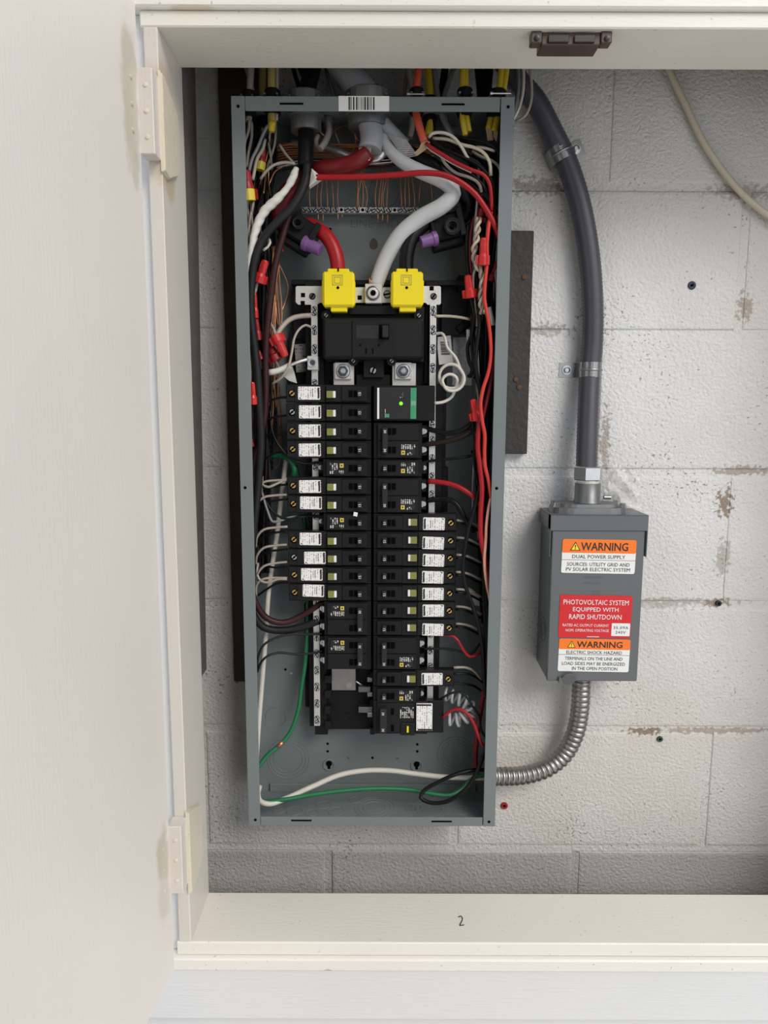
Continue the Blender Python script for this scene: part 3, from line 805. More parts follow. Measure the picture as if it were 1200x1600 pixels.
fl = obj('side_flange', B(PX0 - .0006, PX0 + FW, DF, DF + .0013, PZ0 - .001, PZ1 + .001, bev=.0004), 'panel_grey', pn)
fr = obj('side_flange', B(PX1 - FW, PX1 + .0006, DF, DF + .0013, PZ0 - .001, PZ1 + .001, bev=.0004), 'panel_grey', pn)
ft = obj('top_flange', B(PX0 + FW + .0006, PX1 - FW - .0012, DF + .0004, DF + .0016, PZ1 - .0165, PZ1 + .001, bev=.0004), 'panel_grey', pn)
fb = obj('bottom_flange', B(PX0 + FW + .0006, PX1 - FW - .0012, DF + .0004, DF + .0016, PZ0 - .001, PZ0 + .0125, bev=.0004), 'panel_grey', pn)
bmx = B(PX0 + FW, PX1 - FW, DB - .004, DB, PZ0 + .0013, PZ0 + .0145, bev=.0005)
obj('rear_lip', bmx, 'panel_grey', pn)
def dot(par, x, y, d, r=.0021, mt='hole'):
    bm = bmesh.new(); p = at(x, y, d); lathe(bm, [(r, -.0002), (r, .00025)], p, (0, -1, 0), 12); return obj('screw_hole', bm, mt, par)
for x, y, par in ((372, 166, fl), (383, 762, fl), (399, 1281, fl), (794, 167, fr), (776, 763, fr), (764, 1284, fr)): dot(par, x, y, DF)
for x0, x1, y, par in ((437, 474, 162, ft), (690, 726, 163, ft), (455, 487, 1282, fb), (674, 706, 1283.5, fb)):
    a, b = at(x0, y, DF + .0003), at(x1, y, DF + .0003)
    obj('slot', B(a.x, b.x, DF + .0001, DF + .0006, a.z - .0012, a.z + .0012), 'hole', par)
# barcode sticker on the top flange
a, b = at(529, 150, DF), at(608, 174, DF)
st = obj('barcode_sticker', B(a.x, b.x, DF - .0002, DF + .0004, b.z, a.z), 'label_white', ft); st['label'] = 'white barcode sticker'
x = a.x + .0125
while x < b.x - .020:
    w_ = random.choice((.0006, .0010, .0018)); obj('bar', B(x, x + w_, DF - .0004, DF - .0001, b.z + .0015, a.z - .0012), 'ink', st); x += w_ + random.choice((.0008, .0014, .0020))
# knockouts on the back plate and on the bottom wall
for x, y, rs in ((450, 1185, (35, 30, 24)), (712, 1178, (30, 25, 20)), (431, 1120, (17,)), (600, 300, (40, 34, 28, 22))):
    p = at(x, y, DB - .0002)
    for r in rs:
        bm = bmesh.new(); ring(bm, p, (0, 1, 0), r * .00094, .0005, 36, 4); obj('knockout_ring', bm, 'panel_grey', pn)
for x, y, rs in ((460, 1267, (.012,)), (437, 1265, (.010,)), (505, 1258, (.010,)), (525, 1268, (.012,)), (585, 1262, (.030, .024, .017)), (645, 1262, (.012,)), (670, 1265, (.026, .020)), (487, 1270, (.009,)), (720, 1266, (.012,)), (555, 1250, (.009,))):
    p = at(x, y, DF + .045); t_ = (PZ0 + .0015 - CZ) / (p.z - CZ)
    q = Vector((p.x * t_, p.y * t_, PZ0 + .0015))
    for r in rs:
        if q.y - r < DF + .003 or q.y + r > DB - .004: r = min(r, .04)
        bm = bmesh.new(); ring(bm, q, (0, 0, 1), r, .00045, 30, 4)
        for v_ in bm.verts: v_.co.y = min(max(v_.co.y, DF + .004), DB - .005)
        obj('knockout_ring', bm, 'panel_grey', pn)
for x, y in ((512, 1162), (512, 1174), (652, 1163), (652, 1174), (582, 1184), (446, 1046), (738, 706), (516, 358), (742, 590), (700, 360)): dot(pn, x, y, DB - .0002, .0020)
for x, y in ((544, 1184), (621, 1185), (455, 1052), (725, 446)): dot(pn, x, y, DB - .0002, .0018, 'steel')
for x, y in ((514, 1195), (651, 1196)):   # keyholes
    p = at(x, y, DB); bm = bmesh.new(); ring(bm, p, (0, 1, 0), .0085, .0018, 20, 6); obj('keyhole_rim', bm, 'panel_grey', pn)
    bm = bmesh.new(); lathe(bm, [(.0048, -.0002), (.0048, .0004)], p + Vector((0, 0, .002)), (0, -1, 0), 14); box(bm, p.x - .0022, p.x + .0022, DB - .0004, DB, p.z - .0075, p.z)
    obj('keyhole', bm, 'hole', pn)
for x, y in ((584, 383),):   # teardrop hole showing the brown board
    p = at(x, y, DB); bm = bmesh.new(); prism(bm, [(p.x + .0058 * math.cos(t), p.z + .0058 * math.sin(t) * (1.6 if math.sin(t) > 0 else 1)) for t in [2 * PI * i / 16 for i in range(16)]], DB - .0005, DB)
    obj('keyhole', bm, 'catch_brown', pn)
for s, x0, x1, ang in (('LINE', 548, 583, 0), ('LINE', 588, 622, PI)):
    a, b = at(x0, 349, DB - .0007), at(x1, 349, DB - .0007)
    obj('embossed_lettering', text_bm(s, w=b.x - a.x, h=.0105, center=((a.x + b.x) / 2, DB - .0006, a.z), ang=ang), 'panel_line', pn)
# stickers on the back plate
a, b = at(708, 527, DB - .001), at(737, 602, DB - .001)
o = obj('notice_sticker', B(a.x, b.x, DB - .0006, DB - .0001, b.z, a.z), 'print_dark2', pn); o['label'] = 'white sticker with fine print'
def quadplate(pts, d, t=.0004):
    bm = bmesh.new(); prism(bm, [(p.x, p.z) for p in [at(x, y, d) for x, y in pts]], d, d + t); return bm
DK = DB - .012

# ================================================================== black interior with bars
it = thing('panel_interior', 'black plastic breaker base with bare neutral bars', 'panel interior', (-.015, DB - .01, at(580, 1150, 1.06).z))
def pb(name, x0, y0, x1, y1, d0, d1, mt, par=it, bev=.0006):
    ym = (y0 + y1) / 2
    a, b = at(x0, y0, d0), at(x1, y1, d0)
    return obj(name, B(at(x0, ym, d0).x, at(x1, ym, d0).x, d0, d1, b.z, a.z, bev=bev), mt, par)
pb('base', 508, 445, 664, 1140, 1.052, DB - .001, 'black_soft')
pb('base_rail', 480, 440, 508, 1135, 1.046, DB - .001, 'black')
pb('base_rail', 664, 440, 684, 600, 1.046, DB - .001, 'black')
pb('base_rail', 664, 600, 689, 1110, 1.046, DB - .001, 'black')
pb('base_rail', 476, 945, 492, 1105, 1.058, DB - .001, 'black_soft')
pb('base_foot', 492, 1120, 512, 1148, 1.048, DB - .001, 'black')
pb('bracket', 455, 437, 736, 446, 1.050, DB - .001, 'black')
pb('bracket_arm', 458, 446, 486, 530, 1.064, DB - .001, 'black_raise')
pb('bracket_arm', 690, 446, 728, 524, 1.064, DB - .001, 'black_raise')
pb('bracket_arm', 452, 520, 486, 600, 1.068, DB - .001, 'black_raise')
pb('bracket_arm', 690, 590, 697, 730, 1.062, DB - .001, 'black')
pb('bracket_arm', 690, 730, 700, 800, 1.062, DB - .001, 'black')
pb('bracket_tab', 716, 430, 736, 455, 1.056, DB - .001, 'black_soft')
for y in range(960, 1130, 24): pb('rail_clip', 507, y, 517, y + 12, 1.040, 1.06, 'black')
for y in range(1050, 1140, 22): pb('rail_clip', 578, y, 586, y + 10, 1.040, 1.06, 'black')
# grey tag and barcode tag
o = obj('rating_tag', quadplate([(460, 538), (481, 537), (484, 580), (463, 582)], 1.060), 'print_grey', it); o['label'] = 'grey printed rating tag'
o = obj('barcode_tag', quadplate([(682, 527), (704, 524), (708, 567), (686, 570)], 1.060), 'label_white', it); o['label'] = 'white barcode tag'
for i in range(12):
    y = 534 + i * 1.75
    a = at(688 + i * .15, y, 1.0596); b_ = at(701 + i * .15, y + random.choice((.5, .8, 1.1)), 1.0596)
    obj('bar', B(a.x, b_.x, 1.0594, 1.0599, b_.z, a.z), 'ink', o)
# strap across the top with the centre lug
a_, b_ = at(462, 447, 1.034), at(690, 476, 1.034)
def strap_bm():
    bm = bmesh.new(); p = lambda x, y: ((at(x, y, 1.034).x), at(x, y, 1.034).z)
    prism(bm, [p(462, 449), p(464, 447), p(553, 447), p(553, 449), p(612, 449), p(612, 447), p(687, 447), p(689, 449), p(689, 474), p(687, 476), p(668, 476), p(665, 473), p(598, 473), p(570, 473), p(500, 473), p(495, 476), p(466, 476), p(462, 472)], 1.034, 1.0365)
    return bm
ns = obj('neutral_strap', strap_bm(), 'tin', it)
for x, y in ((473.5, 461), (562, 465), (473, 473.5), (674.5, 450.5)):
    p = at(x, y, 1.0338); obj('square_hole', B(p.x - .0028, p.x + .0028, 1.0336, 1.0342, p.z - .0028, p.z + .0028), 'hole', ns)
def screw3(par, p, r, mt='screw_dark', ang=.4, h=.0025):
    """slotted head: two half discs with a dark groove between them and a dark rim"""
    bm = bmesh.new(); u = Vector((math.cos(ang), 0, math.sin(ang))); w_ = Vector((-math.sin(ang), 0, math.cos(ang)))
    for s in (1, -1):
        pts = []
        for i in range(8):
            t = math.radians(17 + 146 * i / 7)
            pts.append(p + (u * math.cos(t) + w_ * math.sin(t) * s) * r * .92)
        a = [bm.verts.new(q + Vector((0, .0015, 0))) for q in pts]; b = [bm.verts.new(q.lerp(p, .12) + Vector((0, -h, 0))) for q in pts]
        bm.faces.new(a); bm.faces.new(b)
        for i in range(8): bm.faces.new((a[i], a[(i + 1) % 8], b[(i + 1) % 8], b[i]))
    bmesh.ops.recalc_face_normals(bm, faces=bm.faces)
    n0 = len(bm.faces)
    lathe(bm, [(r * 1.08, -.001), (r * 1.08, .0003)], p, (0, -1, 0), 12)
    bm.faces.ensure_lookup_table()
    for k in range(n0, len(bm.faces)): bm.faces[k].material_index = 1
    o_ = obj('screw', bm, mt, par); o_.data.materials.append(M['hole'])
    return o_
screw3(it, at(488, 463, 1.034), .0042, 'screw_dark', .9); screw3(it, at(677.5, 463, 1.034), .0042, 'screw_dark', .9); screw3(it, at(605, 460, 1.034), .0050, 'zinc', .15)
a, b = at(570.5, 443, 1.022), at(597, 474, 1.022)
lg = obj('neutral_lug', B(a.x, b.x, 1.022, 1.05, b.z, a.z, bev=.0008), 'tin', it)
p = at(583, 458, 1.022)
bm = bmesh.new(); lathe(bm, [(.0098, -.001), (.0098, .0012), (.0080, .0016), (.0075, .0004)], p, (0, -1, 0), 22); obj('lug_screw', bm, 'screw_dark', lg)
bm = bmesh.new(); lathe(bm, [(.0072, -.001), (.0072, .0018), (.0040, .0020), (.0036, .0002)], p, (0, -1, 0), 22); obj('screw_socket', bm, 'tin', lg)
bm = bmesh.new(); lathe(bm, [(.0036, 0), (.0034, .0022)], p, (0, -1, 0), 6); obj('hex_socket', bm, 'hole', lg)
# neutral bars with pairs of screws
def bar(xa, ya, xb, yb, spans, wid=.0085):
    d = 1.032; a, b = at(xa, ya, d), at(xb, yb, d)
    bm = bmesh.new(); pr = [(a.x - wid / 2, a.z), (a.x + wid / 2, a.z), (b.x + wid / 2, b.z), (b.x - wid / 2, b.z)]
    prism(bm, pr, d, d + .008); o_ = obj('neutral_bar', bm, 'tin', it)
    for y0, y1 in spans:
        z0, z1 = at(xa, y0, d).z, at(xa, y1, d).z
        z = z0
        while z > z1:
            for dz, an in ((.0032, random.uniform(.2, 2.4)), (-.0032, random.uniform(.2, 2.4))):
                t = (a.z - z) / (a.z - b.z)
                screw3(o_, Vector((a.x + (b.x - a.x) * t, d, z + dz)), .0032, 'zinc', an, .0014)
            z -= .0254
    return o_
bar(491, 476, 495.5, 1134, ((486, 560), (600, 603), (728, 740), (805, 830), (942, 1130)))
bar(677, 476, 672, 1096, ((486, 602), (660, 800), (990, 1050)))
a, b = at(480, 556, 1.026), at(497, 578, 1.026)
lg = obj('bar_lug', B(a.x, b.x, 1.026, 1.045, b.z, a.z, bev=.0006), 'tin', it)
p = at(488, 567, 1.026)
bm = bmesh.new(); lathe(bm, [(.0062, -.001), (.0062, .0012), (.0048, .0014), (.0044, .0002)], p, (0, -1, 0), 18); obj('lug_screw', bm, 'zinc', lg)
bm = bmesh.new(); lathe(bm, [(.0040, 0), (.0030, .0010)], p, (0, -1, 0), 12); obj('screw_socket', bm, 'screw_dark', lg)
# bus stabs and bolts below the main breaker
for x0, x1, xc in ((521, 553, 536), (613, 650, 630)):
    pb('bus_stab', x0, 567, x1, 604, 1.030, 1.045, 'tin')
    q = pb('bus_washer', xc - 13, 566, xc + 13, 593, 1.026, 1.030, 'tin')
    p = at(xc, 580, 1.026)
    bm = bmesh.new(); lathe(bm, [(.0098, -.0005), (.0098, .0008)], p, (0, -1, 0), 20); obj('bolt_rim', bm, 'screw_dark', it)
    bm = bmesh.new(); lathe(bm, [(.0088, 0), (.0088, .0014), (.0078, .0016)], p, (0, -1, 0), 20); obj('bolt_washer', bm, 'zinc', it)
    bm = bmesh.new(); lathe(bm, [(.0072, 0), (.0072, .0046), (.0064, .0052)], p, (0, -1, 0), 6, .3); obj('bolt_nut', bm, 'screw_dark', it)
    bm = bmesh.new(); lathe(bm, [(.0040, 0), (.0040, .0070), (.0028, .0082)], p, (0, -1, 0), 12); obj('bolt_end', bm, 'zinc', it)
pb('centre_block', 568, 562, 600, 590, 1.030, 1.055, 'black_raise')
pb('centre_block', 557, 585, 610, 604, 1.036, 1.055, 'black')
p = at(583, 579, 1.030); screw3(it, p, .0050, 'zinc', 1.2, .003)
# bare bus seen where breakers are missing at the bottom
pb('bus_plate', 518, 1043, 556, 1079, 1.046, 1.053, 'steel')
p = at(545, 1070, 1.046); bm = bmesh.new(); lathe(bm, [(.0045, 0), (.0045, .0006)], p, (0, -1, 0), 14); obj('rivet', bm, 'label_grey', it)
for y in (1073, 1105): 
    pb('bus_finger', 560, y, 582, y + 9, 1.040, 1.052, 'galv'); pb('bus_finger', 574, y + 9, 582, y + 16, 1.038, 1.052, 'steel')
pb('bus_finger', 574, 1058, 582, 1066, 1.040, 1.052, 'steel')
p = at(544, 1120, 1.052); bm = bmesh.new(); ring(bm, p, (0, 1, 0), .0055, .001, 16, 5); obj('boss', bm, 'black', it)
p = at(558, 1058, 1.046); bm = bmesh.new(); tube(bm, spline([at(555, 1063, 1.044), at(560, 1067, 1.042), at(567, 1071, 1.044)]), .0012, 6); obj('bus_clip', bm, 'steel', it)

# ground bars
def ground_bar(x0, y0, x1, y1, d, n, label, mt='tin', smt='zinc', rs=.0034):
    a, b = at(x0, y0, d), at(x1, y1, d)
    g_ = thing('earth_bar', label, 'ground bar', ((a.x + b.x) / 2, d + .008, min(a.z, b.z)))
    hor = abs(b.x - a.x) > abs(b.z - a.z)
    if hor: obj('bar', B(a.x, b.x, d, d + .010, b.z, a.z, bev=.0006), mt, g_)
    else: obj('bar', B(a.x, b.x, d, d + .010, b.z, a.z, bev=.0006), mt, g_)
    for i in range(n):
        t = (i + .5) / n
        q = Vector((a.x + (b.x - a.x) * t, d, (a.z + b.z) / 2)) if hor else Vector(((a.x + b.x) / 2, d, a.z + (b.z - a.z) * t))
        if hor and i in (7, 11, 17): 
            bm = bmesh.new(); lathe(bm, [(.0022, 0), (.0022, .0004)], q, (0, -1, 0), 10); obj('hole', bm, 'hole', g_)
        else: screw3(g_, q, rs, smt, random.uniform(.2, 2.6), .0022)
    return g_
ground_bar(471, 323, 654, 333, 1.064, 22, 'long horizontal ground bar at the top of the panel')
ground_bar(416, 644, 426, 735, 1.066, 12, 'dark vertical ground bar behind the left cables', 'screw_dark', 'screw_dark')

# ================================================================== main breaker and lug covers
a, b = at(498, 488, 1.022), at(672, 566, 1.022)
mbk = thing('main_breaker', 'large black main breaker with a single toggle below the yellow covers', 'breaker', ((a.x + b.x) / 2, 1.05, b.z))
def mb_(name, x0, y0, x1, y1, d0, d1, mt, bev=.0008): return pb(name, x0, y0, x1, y1, d0, d1, mt, mbk, bev)
mb_('body', 509, 478, 663, 566, 1.034, 1.051, 'black')
mb_('cover', 504, 496, 662, 562, 1.016, 1.036, 'black', .003)
mb_('face', 506, 498, 661, 559, 1.012, 1.018, 'black_raise', .0022)
mb_('centre_panel', 550, 501, 613, 558, 1.0100, 1.013, 'black_raise', .0008)
mb_('window', 556, 508, 597, 529, 1.0096, 1.0105, 'device_grey', .0003)
mb_('toggle_slot', 592, 507, 608, 530, 1.0090, 1.0101, 'hole', 0)
mb_('toggle', 597, 508, 607, 527, 1.0005, 1.012, 'handle', .0012)
for x, y in ((563, 539), (591.5, 539)):
    p = at(x, y, 1.0098); bm = bmesh.new(); lathe(bm, [(.0014, 0), (.0014, .0003)], p, (0, -1, 0), 10); obj('screw_hole', bm, 'hole', mbk)
for x in (572, 582.5): mb_('vent', x - 1, 544, x + 1, 553, 1.0095, 1.0102, 'hole', 0)
for x, y in ((509.5, 492.5), (654.5, 493), (552, 564), (612, 564)):
    p = at(x, y, 1.020); bm = bmesh.new(); lathe(bm, [(.0065, -.01), (.0065, -.0005)], p, (0, -1, 0), 14); obj('screw_boss', bm, 'black', mbk)
    screw3(mbk, p, .0032, 'steel', .8, .0016)
mb_('terminal_shelf', 545, 477, 620, 492, 1.026, 1.05, 'black', .001)
for xc, lab in ((528.5, 'yellow lug cover over the red main cable'), (636, 'yellow lug cover over the black main cable')):
    q = at(xc, 450, 1.012)
    yc = thing('lug_cover', lab, 'lug cover', (q.x, 1.03, at(xc, 487, 1.012).z), 'yellow lug covers')
    pb('shell', xc - 24.5, 424, xc + 25, 479, 1.008, 1.036, 'cover_yellow', yc, .0025)
    pb('side_rib', xc - 25.6, 436, xc + 26.2, 476, 1.016, 1.036, 'cover_yellow', yc, .002)
    pb('collar', xc - 17, 419.5, xc + 17, 426, 1.010, 1.036, 'cover_yellow', yc, .0012)
    pb('clip', xc - 12, 478, xc + 14, 487, 1.012, 1.034, 'cover_yellow', yc, .001)
    pb('cable_slot', xc - 1, 418.5, xc + 1, 424, 1.0090, 1.0105, 'hole', yc, 0)
    p = at(xc - .5, 449.5, 1.0079); bm = bmesh.new(); lathe(bm, [(.0019, 0), (.0019, .0003)], p, (0, -1, 0), 12); obj('test_hole', bm, 'hole', yc)
    for hw, tt in ((8.0, .0005), (5.0, .0004)):   # square-in-square moulded mark
        c0, c1 = at(xc - 1 - hw, 437.5 - hw, 1.008), at(xc - 1 + hw, 437.5 + hw, 1.008)
        bm = bmesh.new()
        for (xa, xb, za, zb_) in ((c0.x, c1.x, c0.z - tt, c0.z), (c0.x, c1.x, c1.z, c1.z + tt), (c0.x, c0.x + tt, c1.z, c0.z), (c1.x - tt, c1.x, c1.z, c0.z)):
            box(bm, xa, xb, 1.0074, 1.0082, za, zb_)
        obj('moulded_mark', bm, 'olive_light', yc)

# ================================================================== branch breakers
U = .00088
DFB = 1.015
ZK0 = at(580, 615.5, DFB).z
def zk(k): return ZK0 - k * .02530
XC_L = at(580, 800, DFB).x; XC_R = at(583.5, 800, DFB).x
def lx(px): return -px * U
def pr_(name, par, x0, x1, y0, y1, z0, z1, mt, bev=.0005): return obj(name, B(x0, x1, y0, y1, z0, z1, bev=bev), mt, par)
def handle_group(par, zc=0, num='15'):
    pr_('handle_slot', par, lx(35), lx(28.7), -.0036, -.0028, zc - .0045, zc + .0045, 'hole', 0)
    pr_('handle_slot', par, lx(27.4), lx(21.3), -.0036, -.0028, zc - .0045, zc + .0045, 'hole', 0)
    h = pr_('handle', par, lx(21.6), lx(14.4), -.0100, .002, zc - .0047, zc + .0047, 'handle', .0010)
    obj('rating_number', text_bm(num, h=.0036, center=(lx(17.8), -.0103, zc), ang=PI / 2), 'white_ink', h)
def arc_breaker():
    t = thing('arc_fault_breaker', 'x', 'breaker', (0, 0, 0), 'branch breakers with white labels')
    pr_('body', t, lx(132.5), 0, .002, .016, -.0122, .0122, 'black', .0007)
    pr_('mounting_foot', t, lx(76), lx(2), .016, .030, -.0120, .0120, 'black', .0005)
    pr_('wire_end', t, lx(132), lx(118), .001, .020, -.0105, .0105, 'black_raise', .0006)
    pr_('electronics_cover', t, lx(119), lx(71), .0002, .006, -.0115, .0115, 'black_raise', .0006)
    pr_('switch_cover', t, lx(70.5), lx(46), -.0018, .006, -.0108, .0108, 'black_raise', .0006)
    pr_('switch_cover', t, lx(46), lx(6.5), -.0030, .006, -.0098, .0098, 'black_raise', .0006)
    handle_group(t)
    bm = bmesh.new(); lathe(bm, [(.0052, 0), (.0052, .0004)], (lx(123), .0012, 0), (0, -1, 0), 14); obj('screw_well', bm, 'hole', t)
    s = screw3(t, Vector((lx(123), .0012, .0005)), .0042, 'brass', .7, .0016); s.name = 'terminal_screw'
    bm = bmesh.new(); lathe(bm, [(.0016, 0), (.0016, .0003)], (lx(123), -.0005, .0005), (0, -1, 0), 8); obj('screw_recess', bm, 'hole', s)
    bm = bmesh.new(); plate(bm, lx(113), -.0083, lx(78.5), .0094, -.0004, .0012); p_ = obj('label_plate', bm, 'print_dark', t); p_['label'] = 'white printed label'
    obj('label_bar', B(lx(82.5), lx(80.0), -.0007, -.0003, -.0065, .0080), 'ink', p_)
    obj('label_bar', B(lx(91), lx(90.3), -.0007, -.0003, -.0045, .0060), 'ink', p_)
    bm = bmesh.new(); prism(bm, [(lx(111.5), -.0070), (lx(108.5), -.0070), (lx(110), -.0048)], -.0007, -.0003); obj('warning_triangle', bm, 'ink', p_)
    b_ = pr_('test_button', t, lx(69), lx(59.2), -.0060, 0, -.0058, .0038, 'olive', .0006)
    for (xa, xb, za, zb_) in ((-.0028, .0028, .0022, .0028), (-.0028, .0028, -.0028, -.0022), (-.0028, -.0022, -.0028, .0028), (.0022, .0028, -.0028, .0028)):
        pass
    bm = bmesh.new(); cx_ = lx(64.1); cz_ = -.001
    for r_, t2 in ((.0038, .0005), (.0017, .0004)):
        for (xa, xb, za, zb_) in ((-r_, r_, r_ - t2, r_), (-r_, r_, -r_, -r_ + t2), (-r_, -r_ + t2, -r_, r_), (r_ - t2, r_, -r_, r_)): box(bm, cx_ + xa, cx_ + xb, -.0063, -.0059, cz_ + za, cz_ + zb_)
    obj('button_mark', bm, 'olive_light', b_)
    pr_('button_tab', t, lx(59.2), lx(55.2), -.0056, 0, -.0055, .0036, 'white_plastic', .0005)
    return t
def gold_mark(par, x, z):
    pr_('gold_square', par, x - .0027, x + .0027, -.0030, -.0024, z - .0029, z + .0029, 'gold_ink', 0)
    pr_('gold_square_centre', par, x - .0009, x + .0009, -.0032, -.0028, z - .0010, z + .0010, 'ink', 0)
def prints(par, z):
    bm = bmesh.new(); box(bm, lx(65), lx(52.5), -.0028, -.0022, z - .0078, z + .0068); p_ = obj('printing', bm, 'print_white', par)
    bm = bmesh.new(); box(bm, lx(51.5), lx(43.5), -.0028, -.0022, z - .0078, z - .0012); obj('printing', bm, 'print_white', par)
    gold_mark(par, lx(46.3), z + .0035)
def plain_breaker(n):
    t = thing('plain_breaker', 'x', 'breaker', (0, 0, 0), 'plain black branch breakers')
    zs = [-.0127 * (n - 1) + .0254 * i for i in range(n)]
    ext = .0122 + .0127 * (n - 1)
    pr_('body', t, lx(76), 0, .002, .030, -ext, ext, 'black', .0007)
    pr_('face', t, lx(70.5), lx(6.5), -.0024, .006, -ext + .0018, ext - .0018, 'black_raise', .0006)
    for i, z in enumerate(zs):
        pr_('terminal', t, lx(84), lx(76),   .010, .030, z - .0085, z + .0085, 'black', .0006)
        bm = bmesh.new(); lathe(bm, [(.0034, 0), (.0034, .004)], (lx(80), .011, z), (0, -1, 0), 10); obj('terminal_screw', bm, 'zinc', t)
        pr_('clip', t, lx(79), lx(76), .003, .010, z - .004, z + .004, 'zinc' if n == 2 else 'black', .0004)
        if n == 1: handle_group(t, z)
        else:
            for q in ((35, 28.7), (27.4, 21.3)): pr_('handle_slot', t, lx(q[0]), lx(q[1]), -.0032, -.0023, z - .0045, z + .0045, 'hole', 0)
    if n == 2:
        pr_('pole_groove', t, lx(70), lx(8), -.0026, -.0022, -.0005, .0005, 'hole', 0)
        h = pr_('handle_tie', t, lx(22), lx(13.5), -.0100, .002, -.0175, .0175, 'handle', .0010)
        for z in zs: obj('rating_number', text_bm('30', h=.0034, center=(lx(17.8), -.0103, z), ang=PI / 2), 'white_ink', h)
    prints(t, zs[-1])
    return t
ORD = ['first', 'second', 'third', 'fourth', 'fifth', 'sixth', 'seventh', 'eighth', 'ninth', 'tenth', 'eleventh', 'twelfth', 'thirteenth', 'fourteenth', 'fifteenth', 'sixteenth']
protoA, protoP, protoD = arc_breaker(), plain_breaker(1), plain_breaker(2)
used = {}
def put(proto, k, side, label, n=1):
    loc = Vector((XC_L if side < 0 else XC_R, DFB, zk(k + (n - 1) / 2)))
    rot = (0, 0, 0) if side < 0 else (0, PI, 0)
    if proto.name not in used:
        used[proto.name] = 1
        proto.location = loc; proto.rotation_euler = rot; proto['label'] = label; t = proto
        return t
    return copy_thing(proto, loc, rot, label)
LEFT = [('A', 0), ('A', 1), ('A', 2), ('A', 3), ('P', 4), ('A', 5), ('A', 6), ('P', 7), ('A', 8), ('A', 9), ('A', 10), ('A', 11), ('D', 12), ('D', 14)]
RIGHT = [('D', 2), ('P', 4), ('D', 5), ('A', 7), ('A', 8), ('A', 9), ('A', 10), ('A', 11), ('A', 12), ('A', 13), ('D', 14), ('A', 16), ('P', 17)]
cnt = {}
BRK = []
for side, lst in ((-1, LEFT), (1, RIGHT)):
    for kind, k in lst:
        i = cnt[(side, kind)] = cnt.get((side, kind), -1) + 1
        colname = 'left' if side < 0 else 'right'
        kk = {'A': 'white-labelled black breaker', 'P': 'plain black single-pole breaker', 'D': 'plain black two-pole breaker'}[kind]
        lab = f'{kk}, {ORD[i]} of its kind down the {colname} column'
        t = put({'A': protoA, 'P': protoP, 'D': protoD}[kind], k, side, lab, 2 if kind == 'D' else 1)
        BRK.append((t, kind, k, side))
for t, kind, k, side in BRK:
    if kind != 'A': continue
    dx = random.uniform(-1.2, 1.2) * U + (5 * U if (k == 9 and side < 0) else 0) + (3 * U if (k == 11 and side < 0) else 0)
    for c in t.children:
        if c.name.startswith('label_plate'):
            c.location.x += dx; c.rotation_euler = (0, math.radians(random.uniform(-.8, 2.2)), 0)
        if c.name.startswith('terminal_screw') and side < 0 and k in (1, 9):
            c.material_slots[0].link = 'OBJECT'; c.material_slots[0].material = M['zinc']
# small white sticker on the second plain breaker
p = at(555.5, 803.5, 1.010)
tag(obj('number_sticker', B(p.x - .0028, p.x + .0028, 1.0098, 1.0104, p.z - .0028, p.z + .0028, rot=Matrix.Rotation(.2, 3, 'Y')), 'label_white'), 'tiny white square sticker on a plain left-hand breaker', 'sticker')

# surge device
c0, c1 = at(584, 602, 1.010), at(679, 657, 1.010)
sd = thing('surge_protector', 'black surge device with green stripe and lit green lamp', 'surge protector', ((c0.x + c1.x) / 2, 1.04, c1.z))
pb('body', 584, 602, 679.5, 657.5, 1.010, 1.031, 'black', sd, .0010)
pb('lower_case', 586, 605, 662, 655, 1.031, 1.051, 'black_soft', sd, .0010)
fp = pb('faceplate', 588, 605, 651, 655, 1.0085, 1.0105, 'device_grey', sd, .0004)
fp['_o'] = sd['_o']
pb('white_stripe', 589.5, 606, 592.5, 654.5, 1.0080, 1.0088, 'label_white', sd, 0)
gs = pb('green_stripe', 641.5, 606, 650.5, 654.5, 1.0080, 1.0088, 'device_green', sd, 0)
q = at(646, 630, 1.0079)
bm = bmesh.new()
for r_, t2 in ((.0027, .0003), (.0012, .0003)):
    for (xa, xb, za, zb_) in ((-r_, r_, r_ - t2, r_), (-r_, r_, -r_, -r_ + t2), (-r_, -r_ + t2, -r_, r_), (r_ - t2, r_, -r_, r_)): box(bm, q.x + xa, q.x + xb, 1.0076, 1.0081, q.z + za, q.z + zb_)
obj('square_mark', bm, 'white_ink', sd)
p = at(626.5, 630.5, 1.0085); bm = bmesh.new(); lathe(bm, [(.0024, -.001), (.0024, .0006), (.0014, .0014)], p, (0, -1, 0), 14); obj('indicator_lamp', bm, 'led', sd)
for x, y0, y1 in ((625.5, 620, 623), (628, 615, 623), (630.5, 613, 624), (596.5, 638, 652.5), (599.5, 631, 652.5), (602, 639, 652.5)):
    a, b = at(x - .5, y0, 1.0084), at(x + .5, y1, 1.0084); obj('printing', B(a.x, b.x, 1.0081, 1.0086, b.z, a.z), 'print_white', sd)
p = at(605.5, 649.5, 1.0084); obj('green_logo', B(p.x - .0024, p.x + .0024, 1.0080, 1.0086, p.z - .0024, p.z + .0024), 'device_green', sd)
